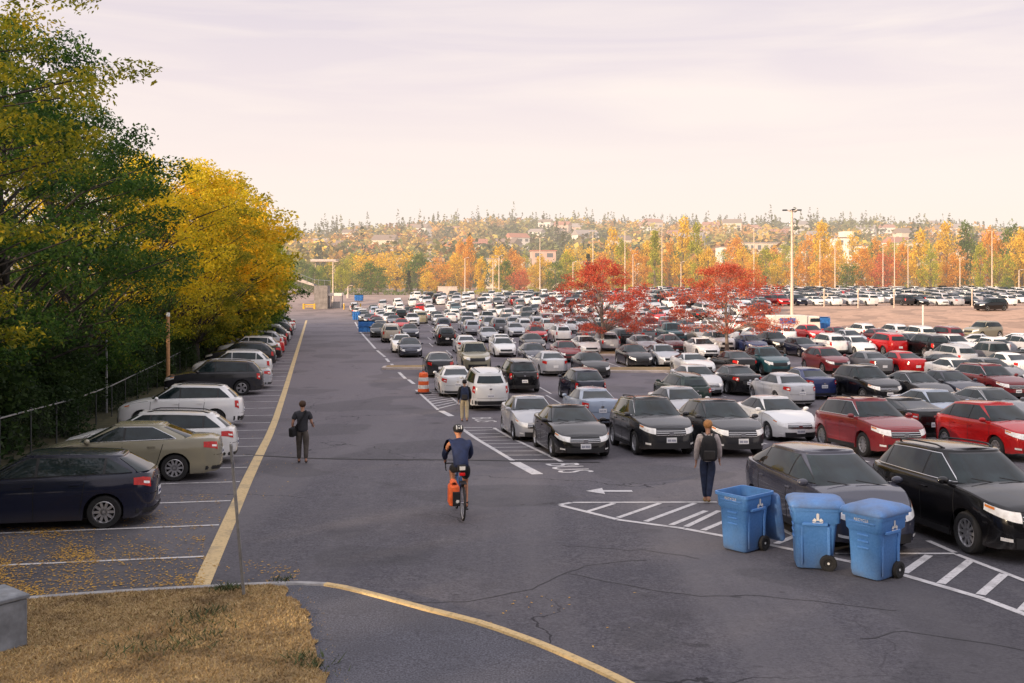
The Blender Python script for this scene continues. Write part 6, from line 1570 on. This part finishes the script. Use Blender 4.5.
# box truck by the tall pole
x, y = at(786, 335); b = empty('box_truck', (x, y + 2, gz(x, y)), R(8), 'white box truck parked under the tall light pole', 'truck'); m = MB(); m.box((.6, 0, 1.35), (4.0, 2.1, 1.5)); m.build('cargo_box', M['wall_white'], b, bevel=.04)
m = MB(); m.box((3.4, 0, 1.2), (1.6, 2.0, 1.6), taper=.9); m.build('cab', M['wall_white'], b, bevel=.1); m = MB(); m.box((3.55, 0, 1.65), (1.2, 2.04, .55), taper=.85); m.build('side_window', M['glass'], b)
m = MB(); m.box((.3, -1.07, 1.5), (1.8, .02, .6)); m.build('blue_panel', M['blue_metal'], b)
tm, rm = wheel_meshes(.4, 1, 0)
for xx in (-1.7, 3.3):
    for s in (1, -1): w = add_obj('wheel', tm, b, (xx, s * .95, .4)); w.rotation_euler.z = 0 if s > 0 else math.pi; add_obj('rim', rm, w)
# low retaining wall beyond the lot
x0 = (438 - CX) / F * 248; x1 = (457 - CX) / F * 248; m = MB(); m.box(((x0 + x1) / 2, 0, 1.0), (x1 - x0, .5, 2.0)); m.box(((x0 + x1) / 2, 0, 2.05), (x1 - x0 + .3, .7, .12)); o = m.build('retaining_wall', M['concrete_warm'], loc=(0, 248, gz(x0, 248))); tag(o, 'low pale retaining wall at the far end of the lot', 'wall')

# ------------------------------------------------------------------ buildings beyond
def fmat(name, col, f=(150, 900, .05, .55)):
    n = NT(name); v = n.noise(.4, n.obj(), 3); n.base(n.mix(n.rng(v, .3, .7), tuple(k * .9 for k in col), tuple(min(1, k * 1.08) for k in col)), .85); n.haze(*f); return n.mat
FW = [fmat('far_wall_white', (.84, .76, .68)), fmat('far_wall_cream', (.74, .60, .46)), fmat('far_wall_rose', (.60, .40, .32)), fmat('far_wall_grey', (.45, .40, .38))]; FR = [fmat('far_roof_brown', (.24, .16, .12)), fmat('far_roof_grey', (.34, .28, .26)), fmat('far_roof_red', (.42, .16, .10))]
FG = fmat('far_window_glass', (.10, .11, .13))
def block(px0, px1, top, Y, z0, floors, wall, label, setback=0, nm='apartment_building', flat=True):
    x0, x1 = (px0 - CX) / F * Y, (px1 - CX) / F * Y; W = x1 - x0; H = (HY - top) / F * Y + CAMH - z0; D = max(10, W * .5); b = empty(nm, ((x0 + x1) / 2, Y, z0), random.uniform(-.12, .12), label, 'building')
    m = MB(); m.box((0, D / 2, H / 2), (W, D, H)); m.build('wall', FW[wall], b)
    if setback: m = MB(); m.box((W * .2, D / 2, H + 1.4), (W * .45, D * .6, 2.8)); m.build('upper_storey', FW[wall], b)
    m = MB()
    if flat: m.box((0, D / 2, H + .2), (W + .8, D + .8, .4))
    else:
        m.add([(-W / 2 - .5, -.6, H), (W / 2 + .5, -.6, H), (W / 2 + .5, D + .6, H), (-W / 2 - .5, D + .6, H), (-W / 2, D / 2, H + W * .18), (W / 2, D / 2, H + W * .18)], [(0, 1, 5, 4), (2, 3, 4, 5), (0, 4, 3), (1, 2, 5)])
    m.build('roof', FR[wall % 3], b); nw = max(2, int(W / 3.2)); fh = H / floors
    for f_ in range(floors):
        for k in range(nw):
            m = MB(); m.box((-W / 2 + (k + .5) * W / nw, -.03, f_ * fh + fh * .55), (W / nw * .5, .08, fh * .45)); m.build('window', FG, b)
    return b
block(835, 857, 238, 400, 3, 5, 0, 'white apartment block with a raised roof beyond the orange trees', 1); block(857, 868, 246, 395, 3, 4, 0, 'lower white apartment wing to the right of the raised block')
block(789, 806, 251, 380, 3, 4, 0, 'white apartment block behind the tall light pole'); block(720, 742, 247, 390, 3, 4, 0, 'white building behind the second red maple'); block(742, 790, 243, 470, 5, 4, 1, 'long cream terrace of flats below the hill')
block(772, 786, 262, 350, 3, 3, 0, 'small white block low behind the orange trees'); block(898, 922, 243, 440, 5, 3, 1, 'cream block half hidden by tall orange trees'); block(928, 978, 250, 360, 3, 3, 1, 'long cream building seen over the terrace trees'); block(985, 1020, 256, 380, 3, 3, 1, 'cream building at the right edge of the trees')
block(532, 556, 251, 400, 3, 4, 2, 'rose-coloured building west of the first red maple'); block(556, 592, 262, 380, 3, 3, 1, 'low cream building with a bridge-like long roof'); block(478, 531, 259, 400, 3, 2, 1, 'long low cream building left of the rose one'); block(396, 447, 258, 420, 4, 2, 0, 'long white-roofed building above the golden trees'); block(640, 655, 262, 350, 3, 3, 0, 'small white building beside the yellow-green conifer'); block(806, 832, 249, 430, 4, 4, 0, 'white flats left of the raised apartment block')
rr = random.Random(9); hs = []
for k in range(46):
    px = 316 + k * 15.4 + rr.uniform(-6, 6); Y = rr.uniform(520, 900) if px < 700 else rr.uniform(560, 900); x = (px - CX) / F * Y; z0 = float(hill(x, Y)) + rr.uniform(7, 14); W = rr.uniform(9, 15); H = rr.uniform(5, 8.5)
    hs.append((px, Y, x, z0, W, H, rr.choice([0, 0, 1, 1, 2, 3]), rr.choice([0, 1, 2])))
wn = ['white', 'cream', 'rose', 'grey']; rn = ['brown', 'grey', 'red']
for i, (px, Y, x, z0, W, H, wi, ri) in enumerate(hs):
    zone = 'left' if px < 420 else 'centre-left' if px < 560 else 'middle' if px < 700 else 'right-centre' if px < 860 else 'far right'; hi = 'near the crest' if Y > 760 else 'halfway up' if Y > 640 else 'low on the slope'
    pv = wn[hs[i - 1][6]] if i else 'no'
    nv = wn[hs[i + 1][6]] if i < len(hs) - 1 else 'no'
    b = empty('hillside_house', (x, Y, z0), rr.uniform(-.5, .5), f'{wn[wi]} house with {rn[ri]} roof {hi}, {zone}, between {pv} and {nv} houses', 'house', 'houses among the trees on the hill')
    m = MB(); m.box((0, W * .4, H / 2 - 7), (W, W * .8, H + 14)); m.build('wall', FW[wi], b); m = MB(); D = W * .8
    m.add([(-W / 2 - .5, -.6, H), (W / 2 + .5, -.6, H), (W / 2 + .5, D + .6, H), (-W / 2 - .5, D + .6, H), (-W / 2 - .3, D / 2, H + W * .24), (W / 2 + .3, D / 2, H + W * .24)], [(0, 1, 5, 4), (2, 3, 4, 5), (0, 4, 3), (1, 2, 5), (3, 2, 1, 0)]); m.build('roof', FR[ri], b)
    for f_ in range(2):
        for q in range(3): m = MB(); m.box((-W / 3 + q * W / 3, -.04, 1.4 + f_ * 2.9), (W * .16, .1, 1.5)); m.build('window', FG, b)
# hall added behind the viewer: shades the near lot, gives cars something to reflect
b = empty('added_hall', (38, -48, 0), R(4), 'large unseen sports hall added behind the viewer for shade and reflections', 'building')
m = MB(); m.box((0, -15, 7.5), (96, 30, 15)); m.build('wall', simple('hall_concrete', (.10, .095, .095), .9), b); m = MB(); m.box((0, -15, 15.3), (100, 34, .6)); m.build('roof', simple('hall_roof', (.08, .08, .09), .8), b)
for k in range(11): m = MB(); m.box((-42 + k * 8.3, .06, 10.5), (6.2, .12, 4)); m.build('window', M['glass'], b); m = MB(); m.box((-42 + k * 8.3, .06, 4), (6.2, .12, 4.5)); m.build('window', M['glass'], b)
# ------------------------------------------------------------------ light, sky, camera
SE, SAZ = R(13), Vector((-.76, -.65)).normalized()
sun = bpy.data.lights.new('sun', 'SUN'); sun.energy = 5.6; sun.angle = R(1.5); sun.color = (1.0, .77, .54); so = bpy.data.objects.new('sun', sun); link(so)
d = Vector((SAZ.x * math.cos(SE), SAZ.y * math.cos(SE), math.sin(SE))); so.rotation_euler = d.to_track_quat('Z', 'Y').to_euler(); so.location = (-60, -30, 40)
w = bpy.data.worlds.new('World'); scene.world = w; w.use_nodes = True; nt = w.node_tree; N = nt.nodes; Lk = nt.links; bg = N['Background']
sky = N.new('ShaderNodeTexSky'); sky.sky_type = 'NISHITA'; sky.sun_disc = False; sky.sun_elevation = SE; sky.sun_rotation = math.atan2(SAZ.x, SAZ.y); sky.air_density = 1.2; sky.dust_density = 3
tc = N.new('ShaderNodeTexCoord'); sx = N.new('ShaderNodeSeparateXYZ'); Lk.new(tc.outputs['Generated'], sx.inputs[0])
rp = N.new('ShaderNodeValToRGB'); e = rp.color_ramp.elements
stops = [(0.0, (.88, .72, .62)), (.03, (.98, .86, .76)), (.10, (.95, .825, .77)), (.19, (.83, .725, .74)), (.28, (.71, .635, .70)), (.45, (.86, .82, .90)), (1.0, (1.22, 1.2, 1.34))]
while len(e) < len(stops): e.new(.5)
for i, (p, c) in enumerate(stops): e[i].position = p; e[i].color = (*c, 1)
Lk.new(sx.outputs[2], rp.inputs[0])
mp = N.new('ShaderNodeMapping'); mp.inputs['Scale'].default_value = (1.2, 2.5, 13); mp.inputs['Rotation'].default_value = (0, R(16), 0); Lk.new(tc.outputs['Generated'], mp.inputs[0])
ns = N.new('ShaderNodeTexNoise'); ns.inputs['Scale'].default_value = 2.2; ns.inputs['Detail'].default_value = 6; ns.inputs['Distortion'].default_value = .5; Lk.new(mp.outputs[0], ns.inputs['Vector'])
mr = N.new('ShaderNodeMapRange'); mr.inputs[1].default_value = .42; mr.inputs[2].default_value = .75; mr.inputs[3].default_value = 0; mr.inputs[4].default_value = .85; Lk.new(ns.outputs['Fac'], mr.inputs[0])
mx = N.new('ShaderNodeMix'); mx.data_type = 'RGBA'; Lk.new(mr.outputs[0], mx.inputs[0]); Lk.new(rp.outputs[0], mx.inputs[6]); mx.inputs[7].default_value = (.96, .84, .78, 1)
# brighter, pinker toward the right horizon side of the view
sc = N.new('ShaderNodeMix'); sc.data_type = 'RGBA'; sc.blend_type = 'ADD'; sc.inputs[0].default_value = .012; Lk.new(mx.outputs[2], sc.inputs[6]); Lk.new(sky.outputs[0], sc.inputs[7])
Lk.new(sc.outputs[2], bg.inputs[0]); bg.inputs[1].default_value = 1.05
cam = bpy.data.cameras.new('camera'); co = bpy.data.objects.new('camera', cam); link(co); co.location = (0, 0, CAMH); co.rotation_euler = (R(90), 0, 0)
cam.sensor_width = 36; cam.lens = F / 1024 * 36; cam.shift_y = -(341.5 - HY) / 1024; cam.clip_end = 6000; cam.clip_start = .1; scene.camera = co
scene.render.resolution_x = 1024; scene.render.resolution_y = 683
scene.view_settings.view_transform = 'Standard'; scene.view_settings.look = 'None'; scene.view_settings.exposure = 0; scene.view_settings.gamma = 1
scene.render.engine = 'CYCLES'; scene.cycles.use_denoising = True; scene.cycles.max_bounces = 5; scene.cycles.diffuse_bounces = 2; scene.cycles.glossy_bounces = 2; scene.cycles.transmission_bounces = 2; scene.cycles.transparent_max_bounces = 4
